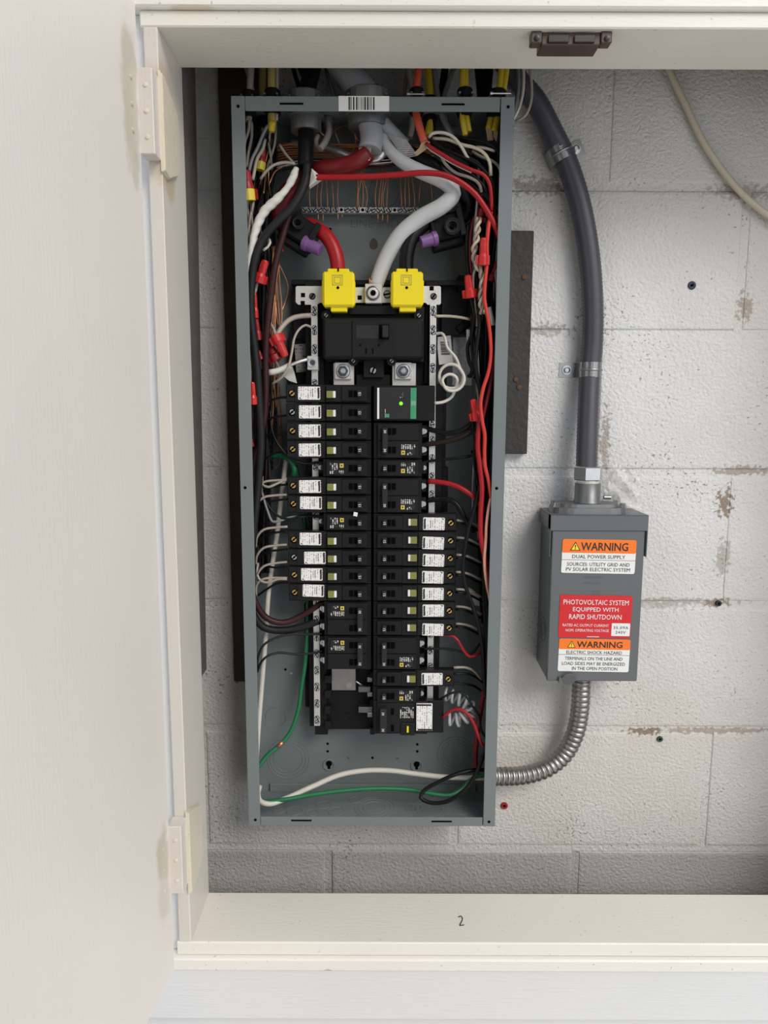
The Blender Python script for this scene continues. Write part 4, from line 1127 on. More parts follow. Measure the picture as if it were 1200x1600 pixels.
# ground-fault two-pole breaker at the bottom right
c0, c1 = at(583, 1096, 1.012), at(693, 1149, 1.012)
gf = thing('fault_breaker', 'black two-pole ground-fault breaker with large white label at the bottom', 'breaker', ((c0.x + c1.x) / 2, 1.04, c1.z))
def gp(name, x0, y0, x1, y1, d0, d1, mt, bev=.0006): return pb(name, x0, y0, x1, y1, d0, d1, mt, gf, bev)
gp('body', 583, 1096, 668, 1147, 1.014, 1.051, 'black', .001)
gp('rear_body', 667, 1095, 693, 1145, 1.020, 1.031, 'black', .001)
gp('face', 589, 1099, 646, 1145, 1.0115, 1.016, 'black_raise')
gp('raised_foot', 626, 1130, 648, 1149, 1.0095, 1.018, 'black_raise')
for y in (1112, 1138): gp('handle_slot', 611, y - 5, 615.5, y + 5, 1.0108, 1.0117, 'hole', 0)
h = gp('handle_tie', 593.5, 1109, 604, 1146, 1.003, 1.013, 'handle', .001)
for y in (1115.5, 1141): 
    p = at(598.5, y, 1.0026); obj('rating_number', text_bm('30', h=.0036, center=p, ang=-PI / 2), 'white_ink', gf)
gp('printing', 625, 1105, 646, 1122, 1.0108, 1.0117, 'print_white', 0)
gp('test_tab', 635.5, 1135.5, 638.5, 1145, 1.0070, 1.010, 'cover_yellow', .0004)
lp = gp('label_plate', 650.5, 1100, 675.5, 1142, 1.0105, 1.0145, 'print_dark', .0004); lp['label'] = 'large white printed label'
gp('label_edge', 651, 1100.5, 674, 1103, 1.0102, 1.0108, 'ink', 0); gp('label_edge', 653, 1139, 675, 1141.5, 1.0102, 1.0108, 'ink', 0)
for y in (1112, 1125, 1138): gp('terminal_slot', 677, y - 3, 690, y + 3, 1.0216, 1.0225, 'hole', 0)
for y in (1113, 1140): gp('terminal_screw', 678, y - 1.5, 684, y + 1.5, 1.0208, 1.022, 'zinc', .0003)

# ================================================================== wires, nuts, connectors
def wire(name, label, mt, r, pts, cat='wire', group=None, n=8, step=.004, rad=None):
    """pts: x, y in the photograph and mm behind the panel front"""
    P = [am(*p) for p in pts]
    bm = bmesh.new()
    if rad:
        q, rr = spline(P, step, [a / 1000 for a in rad]); tube(bm, q, rr, n)
    else:
        tube(bm, spline(P, step), r / 1000, n)
    return tag(obj(name, bm, mt), label, cat, group)
def nut(label, tip, base, r, mt='nut_red', band=None, wings=True):
    T_, B_ = am(*tip), am(*base); ax = T_ - B_; l = ax.length; ax.normalize()
    t = thing('wire_nut', label, 'wire nut', B_, 'twist-on wire connectors')
    r /= 1000; bm = bmesh.new()
    if band:
        lathe(bm, [(r * .98, l * .36), (r * .95, l * .45), (r * .70, l * .62), (r * .62, l * .93), (r * .45, l)], B_, ax, 14); obj('cap', bm, mt, t)
        bm = bmesh.new(); lathe(bm, [(r * .98, 0), (r, l * .01), (r, l * .37), (r * .8, l * .38)], B_, ax, 14); obj('skirt', bm, band, t)
    else:
        lathe(bm, [(r * .95, 0), (r, l * .02), (r * .98, l * .30), (r * .72, l * .42), (r * .62, l * .94), (r * .48, l)], B_, ax, 14); obj('cap', bm, mt, t)
    if wings:
        bm = bmesh.new(); side = ax.cross(Vector((0, 1, 0))).normalized()
        for s in (1, -1):
            c_ = B_ + side * s * r * 1.02 + ax * l * .2
            bmesh.ops.create_cube(bm, size=1, matrix=Matrix.Translation(c_) @ ax.to_track_quat('Z', 'Y').to_matrix().to_4x4() @ Matrix.Diagonal((r * .5, r * .5, l * .34, 1)))
        obj('wing', bm, mt, t)
    for a in range(6):
        bm = bmesh.new(); u = ax.orthogonal().normalized(); u = Matrix.Rotation(a * PI / 3, 3, ax) @ u
        tube(bm, [B_ + ax * l * .45 + u * r * .69, B_ + ax * l * .92 + u * r * .60], r * .07, 4); obj('grip_rib', bm, mt, t)
    return t
def clamp(label, x, y, mm, r, h, mt='die_cast', down=True, screws=True):
    """threaded cable connector with lock nut under the top wall"""
    p = am(x, y, mm); zt = PZ1
    t = thing('cable_connector', label, 'connector', p, 'cable connectors through the top of the panel')
    r /= 1000; h /= 1000
    bm = bmesh.new()
    lathe(bm, [(r, .022), (r * 1.12, .020), (r * 1.12, .004), (r, .002), (r, -.002), (r * 1.18, -.003), (r * 1.18, -.008), (r, -.009), (r * .98, -h), (r * .8, -h)], (p.x, p.y, zt), (0, 0, 1), 22)
    obj('body', bm, mt, t)
    if screws:
        for s in (-1, 1):
            bm = bmesh.new(); lathe(bm, [(.0032, 0), (.0032, .002), (.0016, .0021), (.0016, .012)], (p.x + s * r * .9, p.y - r * .4, zt + .010), (0, -1, .15), 8); obj('clamp_screw', bm, 'steel', t)
    return t

# --- connectors through the top wall
clamp('large threaded connector around the black taped cable', 478, 165, 45, 20.5, 26)
clamp('largest connector clamping the grey service cable', 575, 165, 42, 27, 22)
clamp('small connector above the clipped beige cable end', 512, 165, 62, 7.5, 20, screws=False)
clamp('connector around the dull yellow cable at the left', 410, 165, 62, 7, 16, 'black_soft')
clamp('connector around the pale yellow cable at the left', 426, 165, 35, 9, 8, 'black_soft')
clamp('connector around the orange cable', 651, 165, 30, 8, 10, 'black_soft')
clamp('connector around the short yellow cable stub', 672, 165, 55, 8, 18, 'black_soft')
clamp('connector around the paired yellow cables right of centre', 726, 165, 30, 9, 12, 'black_soft')
clamp('connector around the two yellow cables by the right corner', 776, 165, 35, 11, 12, 'black_soft')
clamp('connector around the beige cables in the left corner', 389, 165, 40, 8, 10, 'black_soft')

# --- cables coming down from above
wire('sheathed_cable', 'beige cable entering the panel at its upper left corner', 'w_dirty', 4.6, [(394, 70, 40), (392, 110, 40), (390, 150, 40), (388, 190, 38)], 'cable')
wire('sheathed_cable', 'dull yellow cable entering behind the pale yellow one', 'w_yellow_dim', 5.0, [(410, 70, 62), (410, 150, 62), (409, 185, 62), (407, 206, 62)], 'cable')
wire('sheathed_cable', 'pale yellow cable with torn jacket at the upper left', 'w_yellow_dim', 6.0, [(424, 70, 35), (425, 110, 35), (425, 150, 35), (425, 192, 35)], 'cable')
wire('sheathed_cable', 'thin white cable beside the pale yellow cable', 'w_dirty', 2.2, [(433, 70, 32), (433, 150, 32), (432, 188, 32)], 'cable')
wire('cable_sheath', 'torn yellow paper sheath below the pale yellow cable', 'w_yellow', 5.4, [(425, 190, 34), (424, 206, 34)], 'sheath', rad=[6, 4.2])
wire('taped_cable', 'thick black taped cable dropping through the large connector', 'w_black', 11, [(500, 60, 52), (488, 110, 48), (479, 150, 45), (478, 190, 42), (478, 225, 34), (477, 262, 26)], 'cable', n=14, rad=[11, 11, 11, 10.5, 10.5, 10])
wire('service_cable', 'thick grey service cable slanting in above the panel', 'sheath_grey', 19, [(505, 55, 55), (530, 95, 50), (553, 125, 45), (570, 150, 40), (573, 165, 40)], 'cable', n=16)
# grey service sheath, torn open in two legs
SH = thing('service_sheath', 'torn grey sheath hanging from the largest connector', 'sheath', am(575, 240, 30))
bm = bmesh.new(); tube(bm, spline([am(572, 168, 40), am(577, 190, 36), am(581, 215, 32), am(578, 236, 28)], .004), .0150, 16); obj('left_leg', bm, 'sheath_grey', SH)
bm = bmesh.new(); tube(bm, spline([am(585, 178, 38), am(603, 198, 38), am(620, 216, 40), am(632, 228, 42)], .004), .0095, 14); obj('right_leg', bm, 'sheath_grey', SH)
def netting(label, quad, n, m, parent):
    """woven white filler scrap: thin crossing threads"""
    A, Bq, C, D = [am(*q) for q in quad]
    bm = bmesh.new()
    for i in range(n + 1):
        t = i / n; tube(bm, [A.lerp(Bq, t), D.lerp(C, t)], .0004, 4)
    for j in range(m + 1):
        t = j / m; tube(bm, [A.lerp(D, t), Bq.lerp(C, t)], .0004, 4)
    o = obj('netting', bm, 'mesh_white', parent); o['kind'] = 'stuff'; return o
netting('', [(561, 232, 20), (580, 226, 20), (578, 250, 20), (570, 252, 20)], 7, 8, SH)
netting('', [(607, 212, 26), (635, 219, 26), (652, 243, 26), (632, 247, 26)], 10, 9, SH)
# big conductors
wire('neutral_conductor', 'thick white neutral cable bending down to the centre lug', 'w_neutral', 12, [(596, 212, 38), (606, 230, 34), (625, 250, 30), (655, 267, 27), (688, 281, 24), (703, 291, 23), (708, 303, 23), (693, 320, 25), (655, 342, 31), (625, 368, 35), (604, 402, 42), (591, 435, 44), (587, 448, 44)], 'cable', n=16, rad=[7.0, 7.6, 8.2, 9.0, 9.6, 10.2, 10.4, 10.6, 10.8, 10.8, 10.6, 10.2, 9.6])
for i in range(7):
    wire('copper_strand', 'bare copper strand at the end of the neutral cable', 'copper', .9, [(577 + i * 2.2, 434 + (i % 2) * 2, 38), (578 + i * 1.8, 446, 38)], 'wire strand', 'copper strands at the centre lug', n=5)
wire('phase_conductor', 'thick red main cable looping left to the tap block', 'w_red_dark', 11.5, [(574, 240, 28), (560, 252, 26), (530, 262, 28), (500, 266, 40), (468, 283, 55), (444, 308, 60), (436, 335, 62), (444, 352, 62), (462, 352, 60)], 'cable', n=14)
wire('phase_conductor', 'short thick red cable curving into the left yellow cover', 'w_red', 9.8, [(480, 350, 55), (495, 358, 48), (510, 369, 42), (521, 387, 38), (527, 408, 36), (528, 426, 36)], 'cable', n=14)
wire('phase_conductor', 'thick black cable dropping into the right yellow cover', 'w_black', 9.5, [(692, 330, 50), (672, 344, 46), (652, 360, 40), (640, 380, 37), (635, 405, 36), (635, 428, 36)], 'cable', n=14)
wire('phase_conductor', 'thick black cable hidden behind the white neutral bend', 'w_black', 10, [(640, 240, 45), (680, 262, 38), (715, 290, 42), (732, 322, 52), (722, 345, 58)], 'cable', n=12)
wire('bare_conductor', 'bare stranded aluminium conductor under the grey sheath', 'alum', 5.5, [(606, 232, 40), (590, 247, 38), (560, 248, 50), (530, 238, 62), (500, 228, 70), (455, 225, 74)], 'cable', n=10)
wire('feeder_wire', 'red feeder wire crossing the panel from the white tape', 'w_red', 3.7, [(494, 277, 12), (530, 277, 10), (580, 276, 8), (625, 273, 6), (662, 270, 4), (692, 273, 3), (718, 284, 3), (742, 303, 4), (760, 328, 6), (773, 352, 8), (784, 382, 12), (788, 400, 18)], 'cable', n=12)
wire('feeder_cable', 'long black feeder cable sweeping down the left gutter', 'w_grey_black', 5.4, [(480, 255, 22), (477, 285, 15), (458, 322, 10), (432, 348, 8), (411, 373, 8), (399, 402, 8), (393, 440, 10), (392, 490, 12), (396, 530, 13), (401, 570, 14), (405, 630, 14), (408, 690, 14), (405, 740, 14), (399, 800, 16), (393, 860, 20), (391, 910, 24), (394, 955, 30), (412, 980, 36), (440, 985, 40), (470, 980, 44), (498, 970, 46)], 'cable', n=12)
wire('feeder_cable', 'maroon feeder cable behind the black one, left gutter', 'w_maroon', 4.5, [(478, 262, 34), (466, 300, 32), (452, 335, 28), (440, 375, 26), (429, 420, 24), (422, 470, 24), (417, 520, 24), (415, 570, 24), (415, 620, 25), (411, 665, 27), (398, 705, 30), (392, 740, 30), (388, 790, 30), (388, 850, 28), (391, 905, 28), (399, 940, 28), (416, 965, 32), (441, 973, 36), (470, 963, 42), (502, 942, 46)], 'cable', n=12)
q_, r_ = spline([am(*p) for p in ((463, 263, 16), (457, 279, 12), (447, 296, 10), (431, 313, 9), (415, 328, 9), (405, 345, 9), (398, 365, 9), (393, 388, 9), (388, 415, 9), (384, 445, 10))], .0016, [x / 1000 for x in (3.6, 5.0, 3.8, 5.6, 5.6, 5.4, 5.0, 4.4, 3.0, 1.8)])
bm = bmesh.new(); tube(bm, q_, r_, 14, lambda i, a, r: r * (1 + .17 * abs(math.sin(a * 1.0 - i * .42)) - .06))
tag(obj('taped_wire', bm, 'tape_white'), 'wire wrapped in twisted white tape running down the left gutter', 'cable')
wire('thin_wire', 'thin pale wire continuing below the white tape', 'w_white', 1.6, [(384, 440, 10), (382.5, 475, 9), (383, 510, 8), (385, 530, 8), (388, 546, 10)])
bm = bmesh.new()
a, b, c_ = am(487, 263, 13), am(503, 277, 11), am(483, 291, 14); mid = am(492, 277, 7)
vv = [bm.verts.new(q) for q in (a, b, c_, mid)]; back = [bm.verts.new(q + Vector((0, .012, 0))) for q in (a, b, c_)]
for q in ((0, 1, 3), (1, 2, 3), (2, 0, 3)): bm.faces.new([vv[i] for i in q])
bm.faces.new(back[::-1])
for i in range(3): bm.faces.new((vv[i], vv[(i + 1) % 3], back[(i + 1) % 3], back[i]))
bmesh.ops.recalc_face_normals(bm, faces=bm.faces)
tag(obj('tape_wrap', bm, 'tape_white'), 'white tape tip where the red feeder leaves the black cable', 'tape')

# --- tap blocks with purple caps
def tap(label, c, ang, cap0, cap1, cylc, cylr):
    q = am(*c); t = thing('tap_connector', label, 'tap connector', q, 'black insulated tap connectors')
    R_ = Matrix.Rotation(ang, 3, 'Y')
    obj('body', B(q.x - .020, q.x + .020, q.y - .014, q.y + .020, q.z - .016, q.z + .016, bev=.003, rot=R_), 'black_soft', t)
    obj('flange', B(q.x + .014, q.x + .022, q.y - .020, q.y + .016, q.z - .018, q.z + .018, bev=.001, rot=R_, piv=q), 'black', t)
    obj('flange', B(q.x - .022, q.x - .017, q.y - .017, q.y + .016, q.z - .020, q.z + .020, bev=.001, rot=R_, piv=q), 'black', t)
    obj('skirt', B(q.x - .025, q.x + .020, q.y - .008, q.y + .016, q.z - .026, q.z - .016, bev=.002, rot=R_, piv=q), 'black_soft', t)
    bm = bmesh.new(); p = am(*cylc); lathe(bm, [(cylr, -.010), (cylr, .004), (cylr * .9, .005), (cylr * .5, .005), (cylr * .45, .001)], p, (0, -1, 0), 18); obj('screw_turret', bm, 'black_raise', t)
    bm = bmesh.new(); lathe(bm, [(cylr * .28, 0), (cylr * .28, .0052)], p, (0, -1, 0), 10); obj('screw_socket', bm, 'hole', t)
    a, b = am(*cap0), am(*cap1); bm = bmesh.new(); ax = b - a; l = ax.length
    lathe(bm, [(.0098, 0), (.0098, l * .25), (.0085, l * .28), (.0078, l * .98), (.0070, l)], a, ax, 16); obj('purple_cap', bm, 'purple', t)
    bm = bmesh.new(); ring(bm, p + Vector((0, -.005, 0)), (0, 1, 0), cylr * .75, .0009, 18, 5); obj('turret_rim', bm, 'black_raise', t)
tap('black tap connector with purple cap on the red main cable', (472, 362, 50), .55, (475, 379, 38), (501, 391, 32), (466, 349, 34), .0085)
tap('black tap connector with purple cap on the black main cable', (698, 356, 50), -.25, (682, 372, 38), (657, 379, 34), (707, 354, 33), .0115)

# --- wire nuts
nut('large red and yellow wire nut, foremost at upper left', (385, 266, 12), (390, 314, 16), 8.6, 'nut_dark', 'nut_yellow')
nut('red and yellow wire nut behind the foremost left one', (411, 232, 34), (406, 266, 34), 6.5, 'nut_dark', 'nut_yellow', False)
nut('bright red wire nut left of the maroon cable, uppermost', (415, 407, 24), (404, 442, 26), 8.0)
nut('slim red wire nut just below the uppermost left one', (398, 458, 26), (400, 497, 28), 3.8, wings=False)
nut('dull red wire nut under the slim red one', (400, 497, 30), (405, 532, 30), 5.0, 'nut_dark', wings=False)
nut('red wire nut pointing down right, beside the grey tag', (446, 557, 22), (431, 524, 24), 8.2)
nut('red wire nut half hidden behind the maroon cable', (420, 538, 34), (434, 563, 32), 8.4, 'nut_dark')
nut('red wire nut at the edge of the left flange', (394, 597, 8), (396, 632, 10), 5.6, wings=False)
nut('tiny red wire nut low behind the left flange', (393, 684, 22), (395, 698, 22), 3.0, 'nut_dark', wings=False)
nut('small red wire nut below the left tap connector', (437, 372, 44), (439, 393, 46), 3.6, 'nut_red', wings=False)
nut('bright red wire nut high in the right gutter', (755.5, 372, 3), (754, 415, 5), 6.8)
nut('red wire nut nearest the breakers, right gutter', (731, 430, 20), (735, 466, 22), 7.6)
nut('red wire nut leaning left below the coiled white wire', (739, 624, 18), (745, 657, 20), 7.4)
nut('dark red wire nut tucked behind the red feeder', (752, 326, 34), (748, 347, 34), 6.5, 'nut_dark')
nut('small red wire nut against the right flange', (778, 336, 22), (784, 352, 22), 5.0, 'nut_dark', wings=False)
nut('dark red wire nut low behind the right flange', (778, 408, 34), (769, 440, 34), 6.2, 'nut_dark', wings=False)
nut('dull red wire nut beside the lowest black band, left gutter', (403, 548, 26), (409, 562, 26), 4.6, 'nut_dark', wings=False)

# --- left gutter wires
wire('pigtail', 'beige wire bending from the jacket to the upper left nut', 'w_dirty', 2.0, [(390, 185, 36), (388, 205, 34), (383, 220, 26), (380, 240, 20)])
wire('pigtail', 'grey wire running from the torn yellow sheath down left', 'w_grey', 2.2, [(418, 196, 32), (410, 212, 28), (402, 232, 22), (394, 248, 18), (389, 268, 16)])
wire('pigtail', 'black wire beside the grey wire from the yellow sheath', 'w_black', 2.2, [(421, 198, 34), (413, 215, 30), (406, 232, 26), (399, 248, 22), (392, 272, 20)])
wire('pigtail', 'pinkish wire ending above the foremost yellow band', 'w_dirty', 2.2, [(414, 218, 30), (411, 232, 26), (402, 248, 20), (398, 265, 16), (395, 281, 14)])
wire('pigtail', 'beige wire arching from the black cable down left', 'w_dirty', 2.0, [(461, 256, 20), (445, 254, 20), (428, 258, 20), (415, 269, 20), (407, 280, 22)])
wire('pigtail', 'beige wire end slanting toward the black taped cable', 'w_dirty', 1.7, [(437, 226, 36), (446, 240, 32), (458, 254, 26)])
wire('pigtail', 'beige wire from the upper left corner down to the nut', 'w_dirty', 2.0, [(393, 190, 38), (393, 215, 34), (388, 240, 26), (386, 262, 20)])
wire('pigtail', 'short white wire end hooked beside the maroon cable', 'w_white', 1.8, [(420, 373, 20), (422, 379, 18), (418, 386, 18), (411, 391, 18)])
for i, (dx, ph) in enumerate(((0, 0), (4, 2), (-3, 4))):
    wire('pigtail', 'beige twisted wire below the foremost red and yellow nut', 'w_dirty', 1.8, [(391 + dx + 2 * math.sin(ph + k * 1.3), 312 + k * 12, 20 + 3 * math.cos(ph + k * 1.3)) for k in range(7)], 'wire', 'twisted beige wires below the left nut')
tagp = [(381, 322), (388, 320), (391, 345), (386, 352), (381, 350)]
tag(obj('paper_flag', quadplate(tagp, DF + .026, .0006), 'tape_white'), 'scrap of white tape with pen marks behind the left flange', 'tape')
wire('pigtail', 'tan wire inside the left flange, upper of two', 'w_cream', 1.3, [(386, 545, 14), (386, 570, 13), (387, 598, 12)])
wire('pigtail', 'tan wire inside the left flange, lower of two', 'w_dirty', 1.6, [(390, 545, 18), (391, 570, 16), (391, 600, 14)])
wire('pigtail', 'olive twisted wires below the red flange nut', 'w_brown', 2.4, [(392, 630, 14), (394, 650, 18), (392, 668, 20), (396, 690, 24)])
wire('neutral_wire', 'fat beige wire from the left neutral bar to a red nut', 'w_dirty', 3.4, [(486, 493, 44), (470, 494, 42), (455, 498, 38), (443, 508, 34), (435, 520, 28), (433, 527, 25)])
wire('neutral_wire', 'thin beige wire curving from the neutral bar to the gutter', 'w_dirty', 1.7, [(487, 512, 45), (478, 508, 43), (468, 514, 38), (460, 528, 32), (456, 550, 28), (450, 575, 24), (440, 590, 26), (425, 600, 34)])
wire('neutral_wire', 'white taped stranded wire entering the left bar lug', 'tape_white', 4.2, [(420, 582, 30), (432, 580, 30), (445, 575, 32), (452, 571, 34)], n=10)
wire('neutral_wire', 'bare stranded wire end clamped in the left bar lug', 'alum', 2.6, [(450, 572, 34), (465, 566, 36), (482, 561, 40)])
tag(obj('paper_flag', quadplate([(445, 570), (455, 568), (460, 582), (464, 599), (452, 595), (443, 588)], DF + .048, .0008), 'tape_white'), 'folded white tape scrap above the top left breaker', 'tape')
tag(obj('paper_flag', quadplate([(402, 553), (410, 566), (410, 578), (404, 572)], DF + .030, .0006), 'tape_white'), 'small white tape scrap beside the black feeder cable', 'tape')
wire('pigtail', 'beige wire stub above the tilted red nut', 'w_dirty', 2.0, [(422, 505, 34), (428, 515, 30), (431, 524, 26)])
wire('pigtail', 'pale wire stub below the hidden red nut', 'w_dirty', 1.8, [(430, 562, 34), (434, 570, 36), (436, 578, 38)])
wire('pigtail', 'pale wire stub below the uppermost red nut', 'w_dirty', 2.2, [(402, 441, 28), (400, 450, 28), (398, 458, 28)])
# fill of dark wires down both gutters
for i in range(26):
    x0 = random.uniform(388, 430); ph = random.uniform(0, 6); d0 = random.uniform(48, 86)
    pts = [(x0 - 2 + (k / 10) * 6 + 4.5 * math.sin(ph + k * .9) + (1 - k / 10) * -2, 215 + k * (47 if i < 10 else 68), d0 + 6 * math.cos(ph + k)) for k in range(11)]
    wire('branch_wire', 'dark branch wire running down the crowded left gutter', random.choice(['w_black', 'w_black', 'w_grey_black', 'w_brown']), random.uniform(1.5, 2.3), pts, 'wire', 'dark branch wires in the left gutter', n=6, step=.008)
for i in range(46):
    x0 = random.uniform(740, 784); ph = random.uniform(0, 6); d0 = random.uniform(40, 88)
    n_ = 12; y0 = random.uniform(225, 300); y1 = random.uniform(640, 1120)
    xe = x0 + (760 - x0) * .55
    pts = [(x0 + (xe - x0) * k / n_ + 5 * math.sin(ph + k * .8) - (10 if k == 0 else 0), y0 + (y1 - y0) * k / n_, d0 + 6 * math.cos(ph + k)) for k in range(n_ + 1)]
    wire('branch_wire', 'dark branch wire running down the crowded right gutter', random.choice(['w_black', 'w_black', 'w_black', 'w_grey_black']), random.uniform(1.6, 2.5), pts, 'wire', 'dark branch wires in the right gutter', n=6, step=.008)
for i in range(6):
    x0 = random.uniform(742, 776); ph = random.uniform(0, 6); d0 = random.uniform(30, 60)
    pts = [(x0 + 5 * math.sin(ph + k * .8), 260 + 45 * k, d0 + 5 * math.cos(ph + k)) for k in range(9 + i)]
    wire('branch_wire', 'grey-white branch wire deep in the right gutter', 'w_dirty' if i % 2 else 'w_grey', 1.6, pts, 'wire', 'pale branch wires in the right gutter', n=6, step=.008)
# copper grounds: horizontal bundle, drops to the bar, vertical bundle
for i in range(16):
    y = 224 + (i % 8) * 3.6 + random.uniform(-1, 1); d = 68 + (i // 8) * 10
    wire('copper_wire', 'bare copper ground wire crossing behind the main cables', 'copper', 1.05, [(406 + random.uniform(0, 12), y + 8 * random.random() + 4, d), (450, y, d), (520, y + random.uniform(-2, 4), d), (590, y + random.uniform(0, 8), d), (660 + random.uniform(0, 30), y + random.uniform(0, 14), d)], 'ground wire', 'copper grounds crossing the top of the panel', n=5, step=.008)
for i, x in enumerate((485, 496, 502, 512, 521, 529, 558, 562, 566, 571, 588, 592, 596, 600, 604, 628, 634, 640, 648, 655, 676)):
    sw = random.uniform(-4, 4); ye = 328 if x < 652 else 318
    wire('copper_wire', 'bare copper ground wire dropping to the top ground bar', 'copper', .85, [(x + sw + random.uniform(-4, 4), 252, 74), (x + sw, 280, 74), (x - sw * .3 + random.uniform(-2, 2), 305, 76), (x, ye, 80)], 'ground wire', 'copper grounds dropping to the bar', n=5, step=.006)
for i, x in enumerate((497, 505, 528, 534, 590, 598, 606)):
    wire('copper_wire', 'copper wire tip poking out below the top ground bar', 'copper', .8, [(x, 330, 80), (x + random.uniform(-1, 1), 340 + random.uniform(0, 8), 79)], 'ground wire', 'copper tips under the top ground bar', n=5)
for i in range(9):
    x0 = 428 + random.uniform(-3, 10); ph = random.uniform(0, 6)
    wire('copper_wire', 'bare copper ground wire running down beside the maroon cable', 'copper', 1.0, [(x0 + 2 + 3.2 * math.sin(ph + k * 1.1) - k * .6, 385 + k * 28, 56 + 4 * math.cos(ph + k)) for k in range(9 + i % 3)], 'ground wire', 'copper grounds beside the maroon cable', n=5, step=.006)
for i in range(4):
    wire('copper_wire', 'thin copper ground wire behind the first left breakers', 'copper', .8, [(428 + i * 3, 600, 70), (430 + i * 3 + random.uniform(-3, 3), 640, 72), (434 + i * 2, 690, 74), (430 + i * 2, 705 + i * 6, 76)], 'ground wire', 'thin copper grounds behind the upper left breakers', n=5)
wire('copper_wire', 'copper wire arcing right from the left gutter bundle', 'copper', .9, [(431, 405, 50), (442, 425, 60), (450, 448, 66), (446, 470, 68), (437, 495, 60)], 'ground wire', n=5)
wire('copper_wire', 'copper wire hooked into the dark vertical ground bar', 'copper', .9, [(437, 690, 72), (438, 715, 72), (434, 729, 74), (426, 732, 74)], 'ground wire', n=5)
for i, pts in enumerate(([(424, 243, 60), (416, 255, 52), (414, 275, 40)], [(428, 240, 62), (419, 252, 52), (412, 303, 30)], [(443, 260, 40), (430, 268, 40), (420, 290, 36)])):
    wire('copper_wire', f'copper wire curling down beside the red and yellow nuts, {ORD[i]} from the left', 'copper', .9, pts, 'ground wire', n=5)
wire('pigtail', 'beige clipped cable end under the small connector', 'w_dirty', 4.2, [(512, 190, 60), (514, 205, 52), (508, 222, 42), (500, 233, 36)], 'cable', n=10)
wire('pigtail', 'beige folded cable end beside the black taped cable', 'w_dirty', 3.6, [(497, 212, 50), (493, 222, 46), (498, 234, 44)], 'cable', n=8)
for i, pts in enumerate(([(498, 192, 50), (500, 206, 46), (512, 214, 50), (528, 200, 60), (545, 197, 66), (560, 220, 66)], [(523, 205, 64), (530, 225, 70), (537, 250, 74)], [(552, 200, 66), (556, 222, 68), (548, 245, 72)])):
    wire('copper_wire', f'thin copper wire looping beside the beige cable end, {ORD[i]} from the left', 'copper', .8, pts, 'ground wire', n=5)

# tangle in the upper left corner
for i in range(26):
    x0 = random.uniform(386, 432); y0 = random.uniform(192, 225); x1 = random.uniform(386, 430); mt = ['w_black', 'w_black', 'w_dirty', 'copper', 'w_black'][i % 5]
    wire('branch_wire', f'{["black", "black", "beige", "bare copper", "black"][i % 5]} wire in the tangle at the upper left corner', mt, {'copper': .9}.get(mt, 1.8), [(x0, y0, random.uniform(45, 70)), (x0 + (x1 - x0) * .3 + random.uniform(-8, 8), y0 + 35, random.uniform(40, 70)), (x0 + (x1 - x0) * .7 + random.uniform(-8, 8), y0 + 80, random.uniform(40, 70)), (x1, y0 + 130, random.uniform(45, 75)), (x1 + random.uniform(-5, 8), y0 + 190, 66)], 'wire', 'tangled wires at the upper left corner', n=6, step=.006)
for i in range(7):
    y = random.uniform(226, 262)
    wire('branch_wire', 'dark wire crossing between the copper grounds', ['w_black', 'w_brown', 'alum'][i % 3], 1.5, [(420 + random.uniform(-10, 10), y + 12, 62), (470, y + 2, 60), (540, y + 4, 60), (610, y, 62), (650 + random.uniform(-10, 20), y - 8, 66)], 'wire', 'dark wires crossing with the copper grounds', n=6, step=.008)

# --- upper right jumble
wire('sheathed_cable', 'orange cable slanting in through the top flange', 'w_orange_sheath', 5.0, [(660, 60, 34), (655, 100, 30), (650, 145, 28), (650, 175, 26), (656, 200, 22), (663, 222, 20)], 'cable', n=12)
tag(obj('paper_flag', quadplate([(661, 217), (672, 222), (668, 232), (652, 243), (646, 240), (655, 231)], DF + .018, .0012), 'paper_kraft'), 'torn brown paper below the orange cable', 'paper')
wire('sheathed_cable', 'short yellow cable stub right of the orange cable', 'w_yellow', 5.4, [(666, 60, 58), (669, 110, 56), (672, 160, 55), (672, 190, 52), (670, 212, 50)], 'cable', n=10)
wire('sheathed_cable', 'grey cable, left of two slanting right of the yellow stub', 'w_grey', 3.6, [(676, 90, 55), (684, 150, 52), (692, 185, 48), (704, 208, 44), (716, 225, 50)], 'cable', n=8)
wire('sheathed_cable', 'grey cable, right of two slanting right of the yellow stub', 'w_grey', 3.2, [(712, 100, 60), (700, 130, 58), (692, 165, 52), (698, 192, 50), (712, 214, 50)], 'cable', n=8)
wire('sheathed_cable', 'beige cable stub left of the orange cable', 'w_dirty', 4.2, [(636, 100, 60), (645, 150, 58), (644, 195, 54), (640, 215, 52)], 'cable', n=8)
wire('sheathed_cable', 'yellow cable, left one of the middle pair', 'w_yellow', 3.8, [(723, 60, 30), (723, 110, 30), (722, 150, 28), (722, 180, 26), (727, 212, 24)], 'cable', n=10)
wire('sheathed_cable', 'yellow cable, right one of the middle pair', 'w_yellow', 3.8, [(729, 60, 32), (728, 110, 32), (728, 150, 30), (729, 180, 28), (733, 206, 28)], 'cable', n=10)
wire('sheathed_cable', 'yellow cable, left one of the corner pair', 'w_yellow', 4.0, [(786, 60, 38), (783, 110, 38), (777, 155, 36), (769, 178, 34), (763, 202, 32)], 'cable', n=10)
wire('sheathed_cable', 'yellow cable, right one of the corner pair', 'w_yellow', 4.0, [(794, 60, 40), (791, 110, 40), (784, 155, 36), (778, 180, 32), (772, 206, 30)], 'cable', n=10)
